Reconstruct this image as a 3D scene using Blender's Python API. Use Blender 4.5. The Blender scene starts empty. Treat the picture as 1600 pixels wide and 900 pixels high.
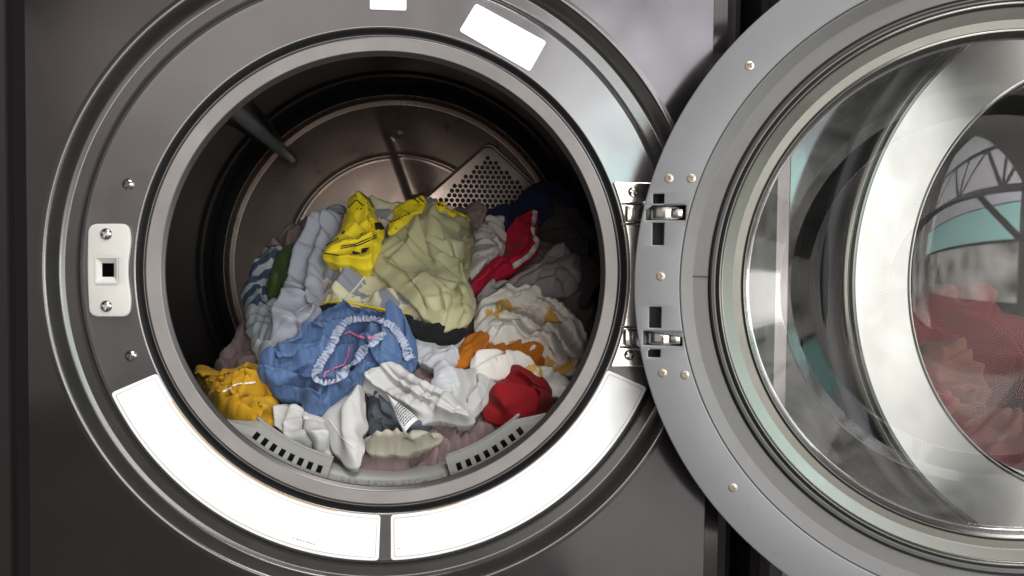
import bpy, bmesh, math, random, time
import numpy as np
from mathutils import Vector, Matrix
from mathutils.bvhtree import BVHTree
T0 = time.time()
S = bpy.context.scene
COL = S.collection

# ------------------------------------------------------------------ camera
# X right, Y into the machine, Z up; the front panel is the plane Y = 0
F = 1235.0                                   # focal length in pixels of the 1600 px photograph
CP = np.array([.0224, -.7263, .0118])
YAW, PIT, ROL = math.radians(7.0), math.radians(-1.93), math.radians(.58)
fw = np.array([math.sin(YAW)*math.cos(PIT), math.cos(YAW)*math.cos(PIT), math.sin(PIT)])
r_ = np.array([math.cos(YAW), -math.sin(YAW), 0.]); u_ = np.cross(r_, fw)
rt = math.cos(ROL)*r_ + math.sin(ROL)*u_; up = -math.sin(ROL)*r_ + math.cos(ROL)*u_
cd = bpy.data.cameras.new('camera'); cam = bpy.data.objects.new('camera', cd); COL.objects.link(cam)
cd.sensor_width = 36; cd.lens = F/1600*36; cd.clip_start = .01; cd.clip_end = 60
cam.matrix_world = Matrix(((rt[0], up[0], -fw[0], CP[0]), (rt[1], up[1], -fw[1], CP[1]), (rt[2], up[2], -fw[2], CP[2]), (0, 0, 0, 1)))
S.camera = cam
S.render.resolution_x, S.render.resolution_y = 1024, 576

# ------------------------------------------------------------------ light
W = bpy.data.worlds.new('World'); S.world = W; W.use_nodes = True
bg = W.node_tree.nodes['Background']; bg.inputs[0].default_value = (.9, .82, .8, 1); bg.inputs[1].default_value = .05
S.view_settings.view_transform = 'Standard'; S.view_settings.look = 'None'
S.view_settings.exposure = 0; S.view_settings.gamma = 1

def lamp(name, loc, target, sx, sy, radiance, col):
    l = bpy.data.lights.new(name, 'AREA'); l.shape = 'RECTANGLE'; l.size = sx; l.size_y = sy
    l.energy = radiance*math.pi*sx*sy; l.color = col
    o = bpy.data.objects.new(name, l); COL.objects.link(o); o.location = loc
    o.rotation_euler = (Vector(target)-Vector(loc)).to_track_quat('-Z', 'Y').to_euler()
    return o
def mottle(o, scale, lo, cols):
    """outdoor light is patchy: foliage, walls and sky instead of one flat panel"""
    l = o.data; l.use_nodes = True; t = l.node_tree; em = t.nodes['Emission']
    g = t.nodes.new('ShaderNodeNewGeometry'); n = t.nodes.new('ShaderNodeTexNoise'); n.inputs['Scale'].default_value = scale; n.inputs['Detail'].default_value = 4
    r = t.nodes.new('ShaderNodeValToRGB'); r.color_ramp.elements[0].position = .36; r.color_ramp.elements[1].position = .64
    r.color_ramp.elements[0].color = tuple(c*lo for c in cols[0])+(1,); r.color_ramp.elements[1].color = tuple(cols[1])+(1,)
    t.links.new(g.outputs['Position'], n.inputs['Vector']); t.links.new(n.outputs[0], r.inputs[0]); t.links.new(r.outputs[0], em.inputs[0])
o_ = lamp('daylight_yard', (6.2, -4.2, .15), (.2, 0, 0), 4.4, 1.1, 11.0, (1, .97, .93)); mottle(o_, .9, .3, ((.8, .95, .75), (1, 1, 1)))   # bright yard, right behind the camera
o_ = lamp('yard_surround_fill', (6.5, -4.5, 1.1), (.2, 0, .2), 5.0, 5.6, 2.5, (1, .97, .95)); mottle(o_, .6, .4, ((.9, 1, .95), (1, 1, 1)))   # dimmer lamp added behind the yard one to grey the steel ring
lamp('daylight_roof', (.5, -1.5, 2.6), (.0, .1, 0), 1.5, 1.0, 17.0, (1, .97, .95))      # translucent roof sheets overhead
lamp('daylight_gable', (2.6, -5.2, 2.0), (.2, 0, .6), 3.2, 2.2, 6.0, (.97, .95, 1))      # pale roof seen between the trusses
lamp('daylight_tarpaulin', (2.6, -5.0, .62), (.2, 0, .2), 3.4, .45, 7.0, (.55, 1, .93))  # teal tarpaulin edge
o_ = lamp('drum_fill', (.15, -5.6, .05), (0, 0, 0), 2.5, 2.2, 8.0, (1, .97, .94)); mottle(o_, 1.1, .12, ((.9, .9, .8), (1, .98, .95)))     # fill lamp added behind the camera to light drum and heap
o_ = lamp('ring_fill', (-1.0, -5.7, 2.2), (0, 0, .6), 3.0, 2.6, 1.3, (1, .93, .92)); mottle(o_, .7, .5, ((1, .9, .9), (1, 1, 1)))   # unseen lamp added to brighten reflections on the ring face
o_ = lamp('daylight_street', (3.0, -5.3, .0), (.3, 0, 0), 3.4, .75, 6.0, (1, .97, .93)); mottle(o_, 2.4, .08, ((.8, .9, .5), (1, .98, .95)))     # street beyond the tarpaulin
lamp('floor_fill', (2.2, -2.9, -1.13), (2.2, -2.9, 1), 3.2, 2.2, .95, (1, .98, .96))     # up-facing lamp added at the floor to brighten the lower panel
lamp('left_panel_fill', (-2.7, -4.2, .3), (0, 0, .2), 2.4, 2.4, .42, (1, .86, .84))         # pinkish fill lamp added to lift the left panel and rims

# ------------------------------------------------------------------ helpers
def ray(px, py):
    return fw + (px-800)/F*rt - (py-450)/F*up
def at(px, py, Y):
    d = ray(px, py); return CP + d*((Y-CP[1])/d[1])

def link(name, me, mat=None, parent=None, loc=None, rot=None):
    o = bpy.data.objects.new(name, me); COL.objects.link(o)
    if mat is not None and me is not None and len(me.materials) == 0: me.materials.append(mat)
    if parent is not None: o.parent = parent
    if loc is not None: o.location = loc
    if rot is not None: o.rotation_euler = rot
    return o
def thing(name, label, cat, loc=(0, 0, 0), group=None):
    o = link(name, None, loc=loc); tag(o, label, cat, group); return o
def tag(o, label, cat, group=None):
    o['label'] = label; o['category'] = cat
    if group: o['group'] = group
    return o
def mesh(name, vs, fs, smooth=True):
    me = bpy.data.meshes.new(name); me.from_pydata([tuple(map(float, v)) for v in vs], [], fs); me.update()
    if smooth: me.polygons.foreach_set('use_smooth', [True]*len(me.polygons))
    return me
def boxmesh(name, x0, x1, y0, y1, z0, z1, bev=0.0, seg=2):
    bm = bmesh.new(); bmesh.ops.create_cube(bm, size=1)
    for v in bm.verts:
        v.co = (x0+(v.co.x+.5)*(x1-x0), y0+(v.co.y+.5)*(y1-y0), z0+(v.co.z+.5)*(z1-z0))
    if bev: bmesh.ops.bevel(bm, geom=bm.edges[:], offset=bev, segments=seg, affect='EDGES', profile=.5)
    me = bpy.data.meshes.new(name); bm.to_mesh(me); bm.free()
    if bev:
        me.polygons.foreach_set('use_smooth', [True]*len(me.polygons)); me.set_sharp_from_angle(angle=math.radians(50))
    return me
def fillet(pts):
    """pts = (r, y, radius): a profile with its corners rounded and guarded by support points"""
    out = []
    n = len(pts)
    for i, (r, y, rad) in enumerate(pts):
        p = np.array([r, y])
        if rad <= 0 or i in (0, n-1): out.append(p); continue
        a = np.array(pts[i-1][:2])-p; b = np.array(pts[i+1][:2])-p
        la, lb = np.linalg.norm(a), np.linalg.norm(b); a /= la; b /= lb
        ang = math.acos(max(-1, min(1, a@b)))
        d = min(rad/math.tan(ang/2), .45*la, .45*lb)
        p0, p1 = p+a*d, p+b*d
        out.append(p+a*min(d*1.25, .49*la))
        for k in range(7):
            t = k/6; out.append((1-t)**2*p0+2*t*(1-t)*p+t*t*p1)
        out.append(p+b*min(d*1.25, .49*lb))
    return out
def lathe(name, prof, seg=256, flip=False):
    """revolve (r, y) about the Y axis"""
    vs, fs = [], []
    n = len(prof)
    for k in range(seg):
        a = 2*math.pi*k/seg; c, s = math.cos(a), math.sin(a)
        vs += [(r*c, y, r*s) for r, y in prof]
    for k in range(seg):
        b0, b1 = k*n, ((k+1) % seg)*n
        for i in range(n-1):
            q = (b0+i, b0+i+1, b1+i+1, b1+i)
            fs.append(q[::-1] if flip else q)
    return mesh(name, vs, fs)
def plate(name, outer, holes, depth, bevel=0.0, y=0.0):
    """flat plate in the XZ plane cut from outlines; front face at y, thickness away from the viewer"""
    cu = bpy.data.curves.new(name, 'CURVE'); cu.dimensions = '2D'; cu.fill_mode = 'BOTH'
    cu.extrude = max(depth/2-bevel, 1e-5); cu.bevel_depth = bevel; cu.bevel_resolution = 2
    if bevel: cu.offset = -bevel
    for pts in [outer]+holes:
        sp = cu.splines.new('POLY'); sp.points.add(len(pts)-1); sp.use_cyclic_u = True
        for p, q in zip(sp.points, pts): p.co = (q[0], q[1], 0, 1)
    o = bpy.data.objects.new(name, cu); COL.objects.link(o)
    dg = bpy.context.evaluated_depsgraph_get(); me = bpy.data.meshes.new_from_object(o.evaluated_get(dg))
    bpy.data.objects.remove(o); bpy.data.curves.remove(cu)
    me.name = name
    co = np.zeros(len(me.vertices)*3); me.vertices.foreach_get('co', co); co = co.reshape(-1, 3)
    new = np.stack([co[:, 0], y+depth/2-co[:, 2], co[:, 1]], 1)
    me.vertices.foreach_set('co', new.ravel()); me.materials.clear()
    bm = bmesh.new(); bm.from_mesh(me); bmesh.ops.remove_doubles(bm, verts=bm.verts, dist=1e-6)
    bm.normal_update(); bm.to_mesh(me); bm.free()
    if bevel:
        me.polygons.foreach_set('use_smooth', [True]*len(me.polygons)); me.set_sharp_from_angle(angle=math.radians(40))
    me.update(); return me
def circle(r, n=160, cx=0, cz=0):
    return [(cx+r*math.cos(2*math.pi*k/n), cz+r*math.sin(2*math.pi*k/n)) for k in range(n)]
def rrect(x0, x1, z0, z1, r, n=5):
    out = []
    for cx, cz, a0 in ((x1-r, z1-r, 0), (x0+r, z1-r, 90), (x0+r, z0+r, 180), (x1-r, z0+r, 270)):
        for k in range(n+1):
            a = math.radians(a0+90*k/n); out.append((cx+r*math.cos(a), cz+r*math.sin(a)))
    return out
def round_poly(pts, rads, n=5):
    """round the corners of a polygon"""
    out = []; m = len(pts)
    for i in range(m):
        p = np.array(pts[i], float); a = np.array(pts[i-1], float)-p; b = np.array(pts[(i+1) % m], float)-p
        r = rads[i] if hasattr(rads, '__len__') else rads
        if r <= 0: out.append(tuple(p)); continue
        la, lb = np.linalg.norm(a), np.linalg.norm(b); d = min(r, .45*la, .45*lb)
        p0, p1 = p+a/la*d, p+b/lb*d
        for k in range(n+1):
            t = k/n; q = (1-t)**2*p0+2*t*(1-t)*p+t*t*p1; out.append(tuple(q))
    return out

# ------------------------------------------------------------------ materials
def srgb(r, g, b):
    f = lambda c: (c/255/12.92 if c/255 <= .04045 else ((c/255+.055)/1.055)**2.4)
    return (f(r), f(g), f(b), 1)
class NT:
    def __init__(s, name):
        s.m = bpy.data.materials.new(name); s.m.use_nodes = True; s.t = s.m.node_tree; s.t.nodes.clear()
        s.out = s.n('ShaderNodeOutputMaterial')
    def n(s, typ, **kw):
        nd = s.t.nodes.new(typ)
        for k, v in kw.items():
            if k.startswith('_'): setattr(nd, k[1:], v)
            else: nd.inputs[k.replace('__', ' ')].default_value = v
        return nd
    def l(s, a, b): s.t.links.new(a, b)
def paint(name, col, metallic, rough, coat=0.0, scratch=.06, dirt=.08, scale=1.0):
    """metallic lacquer with faint orange peel, smudges and wear in the gloss"""
    k = NT(name); p = k.n('ShaderNodeBsdfPrincipled', Base__Color=col, Metallic=metallic, Roughness=rough)
    p.inputs['Coat Weight'].default_value = coat; p.inputs['Coat Roughness'].default_value = .06
    tc = k.n('ShaderNodeTexCoord')
    n1 = k.n('ShaderNodeTexNoise', Scale=14*scale, Detail=6., Roughness=.6); k.l(tc.outputs['Object'], n1.inputs['Vector'])
    mr = k.n('ShaderNodeMapRange'); mr.inputs[1].default_value = .35; mr.inputs[2].default_value = .7
    mr.inputs[3].default_value = rough-scratch*.5; mr.inputs[4].default_value = rough+scratch
    k.l(n1.outputs[0], mr.inputs[0]); k.l(mr.outputs[0], p.inputs['Roughness'])
    n2 = k.n('ShaderNodeTexNoise', Scale=5*scale, Detail=8., Roughness=.65); k.l(tc.outputs['Object'], n2.inputs['Vector'])
    mx = k.n('ShaderNodeMix', _data_type='RGBA'); mx.inputs['A'].default_value = col
    mx.inputs['B'].default_value = (col[0]*(1-dirt*2.5), col[1]*(1-dirt*2.6), col[2]*(1-dirt*2.8), 1)
    k.l(n2.outputs[0], mx.inputs['Factor']); k.l(mx.outputs['Result'], p.inputs['Base Color'])
    n3 = k.n('ShaderNodeTexNoise', Scale=420*scale, Detail=2.); k.l(tc.outputs['Object'], n3.inputs['Vector'])
    bp = k.n('ShaderNodeBump', Strength=.006, Distance=.0004); k.l(n3.outputs[0], bp.inputs['Height']); k.l(bp.outputs[0], p.inputs['Normal'])
    k.l(p.outputs[0], k.out.inputs[0]); return k.m
def simple(name, col, metallic=0., rough=.5, spec=.5, bump=0.0, bscale=200.):
    k = NT(name); p = k.n('ShaderNodeBsdfPrincipled', Base__Color=col, Metallic=metallic, Roughness=rough)
    p.inputs['Specular IOR Level'].default_value = spec
    tc = k.n('ShaderNodeTexCoord')
    n2 = k.n('ShaderNodeTexNoise', Scale=23., Detail=6.); k.l(tc.outputs['Object'], n2.inputs['Vector'])
    mx = k.n('ShaderNodeMix', _data_type='RGBA'); mx.inputs['A'].default_value = tuple(min(1, c*1.05) for c in col[:3])+(1,)
    mx.inputs['B'].default_value = tuple(c*.88 for c in col[:3])+(1,)
    k.l(n2.outputs[0], mx.inputs['Factor']); k.l(mx.outputs['Result'], p.inputs['Base Color'])
    if bump:
        n3 = k.n('ShaderNodeTexNoise', Scale=bscale, Detail=3.); k.l(tc.outputs['Object'], n3.inputs['Vector'])
        bp = k.n('ShaderNodeBump', Strength=bump, Distance=.0006); k.l(n3.outputs[0], bp.inputs['Height']); k.l(bp.outputs[0], p.inputs['Normal'])
    k.l(p.outputs[0], k.out.inputs[0]); return k.m
def grimy(name, col, rough):
    k = NT(name); p = k.n('ShaderNodeBsdfPrincipled', Base__Color=col, Roughness=rough); p.inputs['Specular IOR Level'].default_value = .4
    tc = k.n('ShaderNodeTexCoord')
    n1 = k.n('ShaderNodeTexNoise', Scale=7., Detail=9., Roughness=.68, Distortion=.6); k.l(tc.outputs['Object'], n1.inputs['Vector'])
    n2 = k.n('ShaderNodeTexNoise', Scale=90., Detail=5., Roughness=.7); k.l(tc.outputs['Object'], n2.inputs['Vector'])
    r1 = k.n('ShaderNodeMapRange'); r1.inputs[1].default_value = .42; r1.inputs[2].default_value = .72; r1.inputs[4].default_value = .75; k.l(n1.outputs[0], r1.inputs[0])
    r2 = k.n('ShaderNodeMapRange'); r2.inputs[1].default_value = .62; r2.inputs[2].default_value = .75; r2.inputs[4].default_value = .6; k.l(n2.outputs[0], r2.inputs[0])
    m1 = k.n('ShaderNodeMix', _data_type='RGBA'); m1.inputs['A'].default_value = col; m1.inputs['B'].default_value = (col[0]*.84, col[1]*.83, col[2]*.80, 1); k.l(r1.outputs[0], m1.inputs['Factor'])
    m2 = k.n('ShaderNodeMix', _data_type='RGBA'); m2.inputs['B'].default_value = (col[0]*.72, col[1]*.70, col[2]*.66, 1); k.l(m1.outputs['Result'], m2.inputs['A']); k.l(r2.outputs[0], m2.inputs['Factor'])
    k.l(m2.outputs['Result'], p.inputs['Base Color'])
    r3 = k.n('ShaderNodeMapRange'); r3.inputs[3].default_value = rough-.1; r3.inputs[4].default_value = rough+.14; k.l(n1.outputs[0], r3.inputs[0]); k.l(r3.outputs[0], p.inputs['Roughness'])
    bp = k.n('ShaderNodeBump', Strength=.05, Distance=.0005); k.l(n2.outputs[0], bp.inputs['Height']); k.l(bp.outputs[0], p.inputs['Normal'])
    k.l(p.outputs[0], k.out.inputs[0]); return k.m
def clear_glass(name, tint=(1, 1, 1, 1), ior=1.5, rough=.015, dust_haze=.03):
    """thin clear pane: what is behind it plus a Fresnel reflection"""
    k = NT(name); tr = k.n('ShaderNodeBsdfTransparent', Color=tint); gl = k.n('ShaderNodeBsdfGlossy', Roughness=rough)
    fr = k.n('ShaderNodeFresnel', IOR=ior); mx = k.n('ShaderNodeMixShader')
    tc = k.n('ShaderNodeTexCoord'); n = k.n('ShaderNodeTexNoise', Scale=9., Detail=7.); k.l(tc.outputs['Object'], n.inputs['Vector'])
    mr = k.n('ShaderNodeMapRange'); mr.inputs[1].default_value = .4; mr.inputs[2].default_value = .75; mr.inputs[3].default_value = rough; mr.inputs[4].default_value = rough+.05
    k.l(n.outputs[0], mr.inputs[0]); k.l(mr.outputs[0], gl.inputs['Roughness'])
    k.l(fr.outputs[0], mx.inputs[0]); k.l(tr.outputs[0], mx.inputs[1]); k.l(gl.outputs[0], mx.inputs[2])
    df = k.n('ShaderNodeBsdfDiffuse', Color=(.7, .69, .66, 1)); m2 = k.n('ShaderNodeMixShader')     # dusty finger smears, plus pale haze standing in for reflected light
    n2 = k.n('ShaderNodeTexNoise', Scale=16., Detail=8., Roughness=.7, Distortion=1.5); k.l(tc.outputs['Object'], n2.inputs['Vector'])
    r2 = k.n('ShaderNodeMapRange'); r2.inputs[1].default_value = .35; r2.inputs[2].default_value = .8; r2.inputs[3].default_value = dust_haze*.4; r2.inputs[4].default_value = dust_haze*1.8
    k.l(n2.outputs[0], r2.inputs[0]); k.l(r2.outputs[0], m2.inputs[0]); k.l(mx.outputs[0], m2.inputs[1]); k.l(df.outputs[0], m2.inputs[2])
    k.l(m2.outputs[0], k.out.inputs[0]); return k.m

M = {}
M['panel'] = paint('silver_grey_lacquer', (.100, .095, .098, 1), .88, .13, .1)
M['ring'] = paint('silver_ring_lacquer', (.182, .176, .181, 1), .8, .22, .1)
M['groove'] = paint('groove_grey_lacquer', (.14, .137, .135, 1), .85, .24, .1)
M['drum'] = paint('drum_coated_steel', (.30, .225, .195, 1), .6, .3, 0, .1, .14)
M['drumside'] = simple('drum_side_shade_steel', (.02, .021, .023, 1), .2, .42, .35)  # near black: the drum wall's lack of light put into its colour
M['lifter'] = simple('lifter_plastic', (.2, .22, .25, 1), .1, .3)
M['vent'] = paint('vent_steel', (.42, .34, .31, 1), .9, .3, 0, .12, .1)
M['dark'] = simple('cavity_shade', (.02, .018, .017, 1), 0, .7)  # near-black tone painted where recesses fall into shade
M['label'] = simple('white_label_film', (.93, .93, .93, 1), 0, .32, .4)
M['ink'] = simple('label_ink', (.45, .45, .45, 1), 0, .5)
M['stain'] = simple('old_adhesive', (.7, .45, .2, 1), 0, .5)
M['latch'] = simple('latch_plastic', (.57, .555, .53, 1), 0, .35)
M['lint'] = simple('lint_plastic', (.2, .2, .182, 1), 0, .42, .5, .05)
M['steel'] = paint('screw_steel', (.62, .59, .56, 1), 1, .2, 0, .1, .1)
M['zinc'] = simple('zinc_screw', (.62, .53, .4, 1), .8, .35)
M['chrome'] = paint('hinge_steel', (.72, .71, .68, 1), 1, .17, 0, .1, .06)
M['doorgrey'] = grimy('door_grey_plastic', (.24, .242, .256, 1), .36)
M['doorsur'] = grimy('window_surround_shaded', (.165, .163, .162, 1), .4)  # base colour darkened to add the shading of the step
M['doordark'] = simple('door_grey_plastic_inner', (.2, .195, .19, 1), 0, .4, .4)
M['seal'] = simple('door_seal_rubber', (.05, .048, .045, 1), 0, .45)
M['rim'] = paint('polished_glass_rim', (.15, .15, .14, 1), .85, .24, 0, .05, .1)
M['glass'] = clear_glass('door_glass', (1, 1, 1, 1), 1.28, .015, .008)
M['glasswall'] = clear_glass('door_glass_wall', (1, 1, 1, 1), 1.35, .05, .075)  # stronger diffuse haze paints in the bowl's silvery reflections
M['winglass'] = clear_glass('window_glass', (.62, .625, .63, 1), 1.42, .012, .0)
M['brushed'] = paint('brushed_steel', (.30, .298, .295, 1), 1, .34, 0, .06, .1)
M['black'] = simple('groove_shade_black', (.008, .008, .01, 1), 0, .5, .2)
M['void'] = simple('socket_shade', (.002, .002, .002, 1), 0, 1, 0)
M['wall'] = simple('gap_shade_wall', (.03, .027, .025, 1), 0, .8)  # coloured near black to stand for shade in the cabinet gap
M['truss'] = simple('painted_truss', (.035, .034, .035, 1), .2, .5)

# ------------------------------------------------------------------ setting
wl = link('wall', boxmesh('wall', -3, 4, .76, .86, -1.6, 2.2), M['wall']); wl['kind'] = 'structure'
fl = link('floor', boxmesh('floor', -6, 10, -9, .76, -1.25, -1.15), simple('concrete_floor', (.11, .1, .095, 1), 0, .6)); fl['kind'] = 'structure'

# ------------------------------------------------------------------ shared small parts
def screw_mesh(name, r, dome, n=26, slot=.16, reach=.62):
    """round head with a pressed cross recess, facing -Y"""
    vs, fs = [], []
    for j in range(n+1):
        for i in range(n+1):
            a, b = 2*i/n-1, 2*j/n-1
            x = a*math.sqrt(1-b*b/2); z = b*math.sqrt(1-a*a/2); d = math.hypot(x, z)
            y = -dome*(1-d**2.6)
            ax, az = abs(x), abs(z)
            if (ax < slot and az < reach) or (az < slot and ax < reach): y += dome*1.1+.0004
            vs.append((x*r, y, z*r))
    for j in range(n):
        for i in range(n):
            q = j*(n+1)+i; fs.append((q, q+1, q+n+2, q+n+1))
    m = len(vs)
    rim = [i for i in range(n+1)]+[j*(n+1)+n for j in range(1, n+1)]+[n*(n+1)+i for i in range(n-1, -1, -1)]+[j*(n+1) for j in range(n-1, 0, -1)]
    for q in rim: vs.append((vs[q][0]*1.0, .0012, vs[q][2]))
    L = len(rim)
    for k in range(L): fs.append((rim[(k+1) % L], rim[k], m+k, m+(k+1) % L))
    me = mesh(name, vs, fs); me.set_sharp_from_angle(angle=math.radians(35)); return me
SCREW = screw_mesh('screw', .0050, .0024); SCREW.materials.append(M['steel'])
ZSCREW = screw_mesh('screw', .0040, .0006, slot=.17, reach=.6); ZSCREW.materials.append(M['zinc'])
def add_screw(me, parent, x, y, z, spin):
    return link('screw', me, None, parent, (x, y, z), (0, spin, 0))

# ------------------------------------------------------------------ the open tumble dryer
RA, RB, RC, RD, RE = .2955, .2645, .2205, .2118, .1963
def cabinet(root, xl=-.309, xr=.3008, outl=-.3403, outr=.343, zb=-.62, zt=.62, hole=RA+.004):
    N = 256; vs = []; fs = []
    for k in range(N):
        a = 2*math.pi*k/N; c, s = math.cos(a), math.sin(a)
        vs.append((hole*c, 0, hole*s))
    for k in range(N):
        a = 2*math.pi*k/N; c, s = math.cos(a), math.sin(a)
        t = min((xr if c > 0 else xl)/c if abs(c) > 1e-9 else 9, (zt if s > 0 else zb)/s if abs(s) > 1e-9 else 9)
        vs.append((t*c, 0, t*s))
    for k in range(N): fs.append((k, N+k, N+(k+1) % N, (k+1) % N))
    # corners of the sheet
    def cor(x, z):
        i = min(range(N), key=lambda k: -((vs[N+k][0]*x+vs[N+k][2]*z)/math.hypot(vs[N+k][0], vs[N+k][2])))
        vs[N+i] = (x, 0, z)
    for x in (xl, xr):
        for z in (zb, zt): cor(x, z)
    link('front_panel', mesh('front_panel', vs, [f[::-1] for f in fs], False), M['panel'], root)
    for sx, x0, x1 in ((1, xr, outr), (-1, xl, outl)):
        w = abs(x1-x0); prof = [(0, 0), (.0006, .0004), (.36*w, .0035), (.38*w, .0040), (.6*w, .009), (.8*w, .018), (.93*w, .03), (w, .048), (w, .2), (w, .7)]
        vs = []; fs = []
        for z in (zb, zt):
            for d, y in prof: vs.append((x0+sx*d, y, z))
        n = len(prof)
        for i in range(n-1):
            q = (i, i+1, n+i+1, n+i); fs.append(q if sx > 0 else q[::-1])
        me = mesh('side_trim', vs, fs); me.set_sharp_from_angle(angle=math.radians(14))
        link('side_trim', me, M['panel'], root)

dry = thing('tumble_dryer', 'silver grey tumble dryer with its round door standing open', 'tumble dryer', (0, 0, 0))
cabinet(dry)
link('recess_groove', lathe('recess_groove', fillet([(RA+.005, 0, 0), (RA, -.0008, .0035), (RA-.0075, .0115, .006), (RA-.011, .0135, .003), (RB+.0085, .0135, .004), (RB+.0035, .004, .003), (RB+.0012, .0012, 0)])), M['groove'], dry)
link('ring_face', lathe('ring_face', fillet([(RB+.0012, .0012, 0), (RB, -.0002, .0016), (RB-.004, 0, 0), (RC+.004, 0, 0), (RC, 0, .0018), (RC-.0022, .006, 0)])), M['ring'], dry)
M['lip'] = paint('silver_lip_lacquer', (.135, .128, .131, 1), .8, .3, .05)
link('opening_lip', lathe('opening_lip', fillet([(RC-.0022, .006, 0), (RC-.0035, .0095, .002), (RD+.0035, .0095, .002), (RD, -.0035, .0018), (RE+.003, -.0015, .0022), (RE-.0008, .0025, .0016), (RE+.013, .03, .002), (RE+.024, .062, 0)])), M['lip'], dry)

# labels: sectors and a rectangle of white film with a printed border
def sector(r0, r1, a0, a1, rad, n=60):
    A = [math.radians(a0+(a1-a0)*k/n) for k in range(n+1)]
    pts = [(r1*math.cos(a), r1*math.sin(a)) for a in A]+[(r0*math.cos(a), r0*math.sin(a)) for a in A[::-1]]
    rads = [0]*len(pts)
    # insert corner rounding by trimming the ends
    def cornerize(pts):
        out = []
        m = len(pts); cs = {0, n, n+1, m-1}
        for i, p in enumerate(pts):
            if i in cs:
                a = np.array(pts[i-1]); b = np.array(pts[(i+1) % m]); p = np.array(p)
                la, lb = np.linalg.norm(a-p), np.linalg.norm(b-p)
                p0 = p+(a-p)/la*min(rad, la*.9); p1 = p+(b-p)/lb*min(rad, lb*.9)
                for k in range(6):
                    t = k/5; out.append(tuple((1-t)**2*p0+2*t*(1-t)*p+t*t*p1))
            else: out.append(p)
        return out
    return cornerize(pts)
def ringline(name, outer, inner, mat, parent, y):
    return link(name, plate(name, outer, [inner], .0002, 0, y), mat, parent)
def sector_label(a0, a1, n):
    r0, r1 = RC+.0012, RB+.0055
    o = link('instruction_label', plate('instruction_label', sector(r0, RB-.0006, a0, a1, .0035, n), [], .0007, .0002, -.0009), M['label'], dry)
    d = math.degrees(.0028/.245)
    ringline('printed_border', sector(r0+.0028, RB-.0034, a0+d, a1-d, .002, n), sector(r0+.0033, RB-.0039, a0+d*1.18, a1-d*1.18, .0018, n), M['ink'], o, -.00115)
    return o
la = sector_label(180+23.9, 268.0, 60); lb = sector_label(270.4, 360-23.8, 60)
link('adhesive_stain', plate('adhesive_stain', sector(RC+.0006, RC+.0016, 211, 258, .0004, 60), [], .0002, 0, -.0012), M['stain'], la)
link('adhesive_stain', plate('adhesive_stain', sector(RC+.0008, RC+.0015, 279, 287, .0003, 20), [], .0002, 0, -.0012), M['stain'], lb)
def quad_label(pts, rad):
    o = link('instruction_label', plate('instruction_label', round_poly(pts, rad), [], .0007, .0002, -.0009), M['label'], dry)
    return o
quad_label([(.0757, .2460), (.0606, .2203), (.1259, .1861), (.1412, .2141)], .0028)
quad_label([(-.0193, .262), (-.0193, .2357), (.0132, .2362), (.0132, .262)], .002)
# faint print at label corners
def marks(parent, pts, w, h, y=-.00115):
    for (x, z, ang, n) in pts:
        for k in range(n):
            c, s = math.cos(ang), math.sin(ang); ww = w*(.6+.8*((k*37) % 10)/10)
            x0, z0 = x+c*w*1.5*k, z+s*w*1.5*k
            q = [(x0, z0), (x0+c*ww, z0+s*ww), (x0+c*ww-s*h, z0+s*ww+c*h), (x0-s*h, z0+c*h)]
            link('fine_print', plate('fine_print', q, [], .0002, 0, y), M['ink'], parent)
marks(la, [(-.086, -.2405, math.radians(-19), 7)], .0021, .0009); marks(la, [(-.0165, -.2545, 0.0, 2)], .0012, .0006)
marks(lb, [(.0075, -.2535, 0, 2)], .001, .0007)

# latch plate
lp_out = round_poly([(-.2578, .0405), (-.2245, .0412), (-.2225, .026), (-.2262, .0), (-.2228, -.026), (-.2245, -.0398), (-.2575, -.0398), (-.2590, 0)], [.008, .008, .012, .02, .012, .008, .008, .02])
latch = link('latch_plate', plate('latch_plate', lp_out, [rrect(-.2515, -.2338, -.0103, .0117, .0008, 2)], .004, .0011, -.004), M['latch'], dry)
def funnel():
    o = [(-.2522, .0124), (-.2331, .0124), (-.2331, -.011), (-.2522, -.011)]
    rings = [(1.0, -.0052), (.9, -.0052), (.87, -.0046), (.52, -.0012), (.50, -.0008)]
    cx, cz = -.24265, .0007; vs = []; fs = []
    for s, y in rings:
        for x, z in o: vs.append((cx+(x-cx)*s, y, cz+(z-cz)*s))
    for i in range(len(rings)-1):
        for k in range(4): fs.append((i*4+k, i*4+(k+1) % 4, i*4+4+(k+1) % 4, i*4+4+k))
    return mesh('latch_socket', vs, fs, False)
link('latch_socket', funnel(), M['latch'], latch)
link('latch_shade_block', boxmesh('latch_shade_block', -.2480, -.2372, -.0010, -.0004, -.0053, .0067), M['void'], latch)  # thin black block painted as the shade of a deep socket
for x, z, s in ((-.2430, .0319, .5), (-.2433, -.0306, .2)): add_screw(SCREW, latch, x, -.0045, z, s)
for x, z, s in ((-.2257, .0755, .9), (-.2244, -.0744, .1)): add_screw(SCREW, dry, x, -.0006, z, s)

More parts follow.
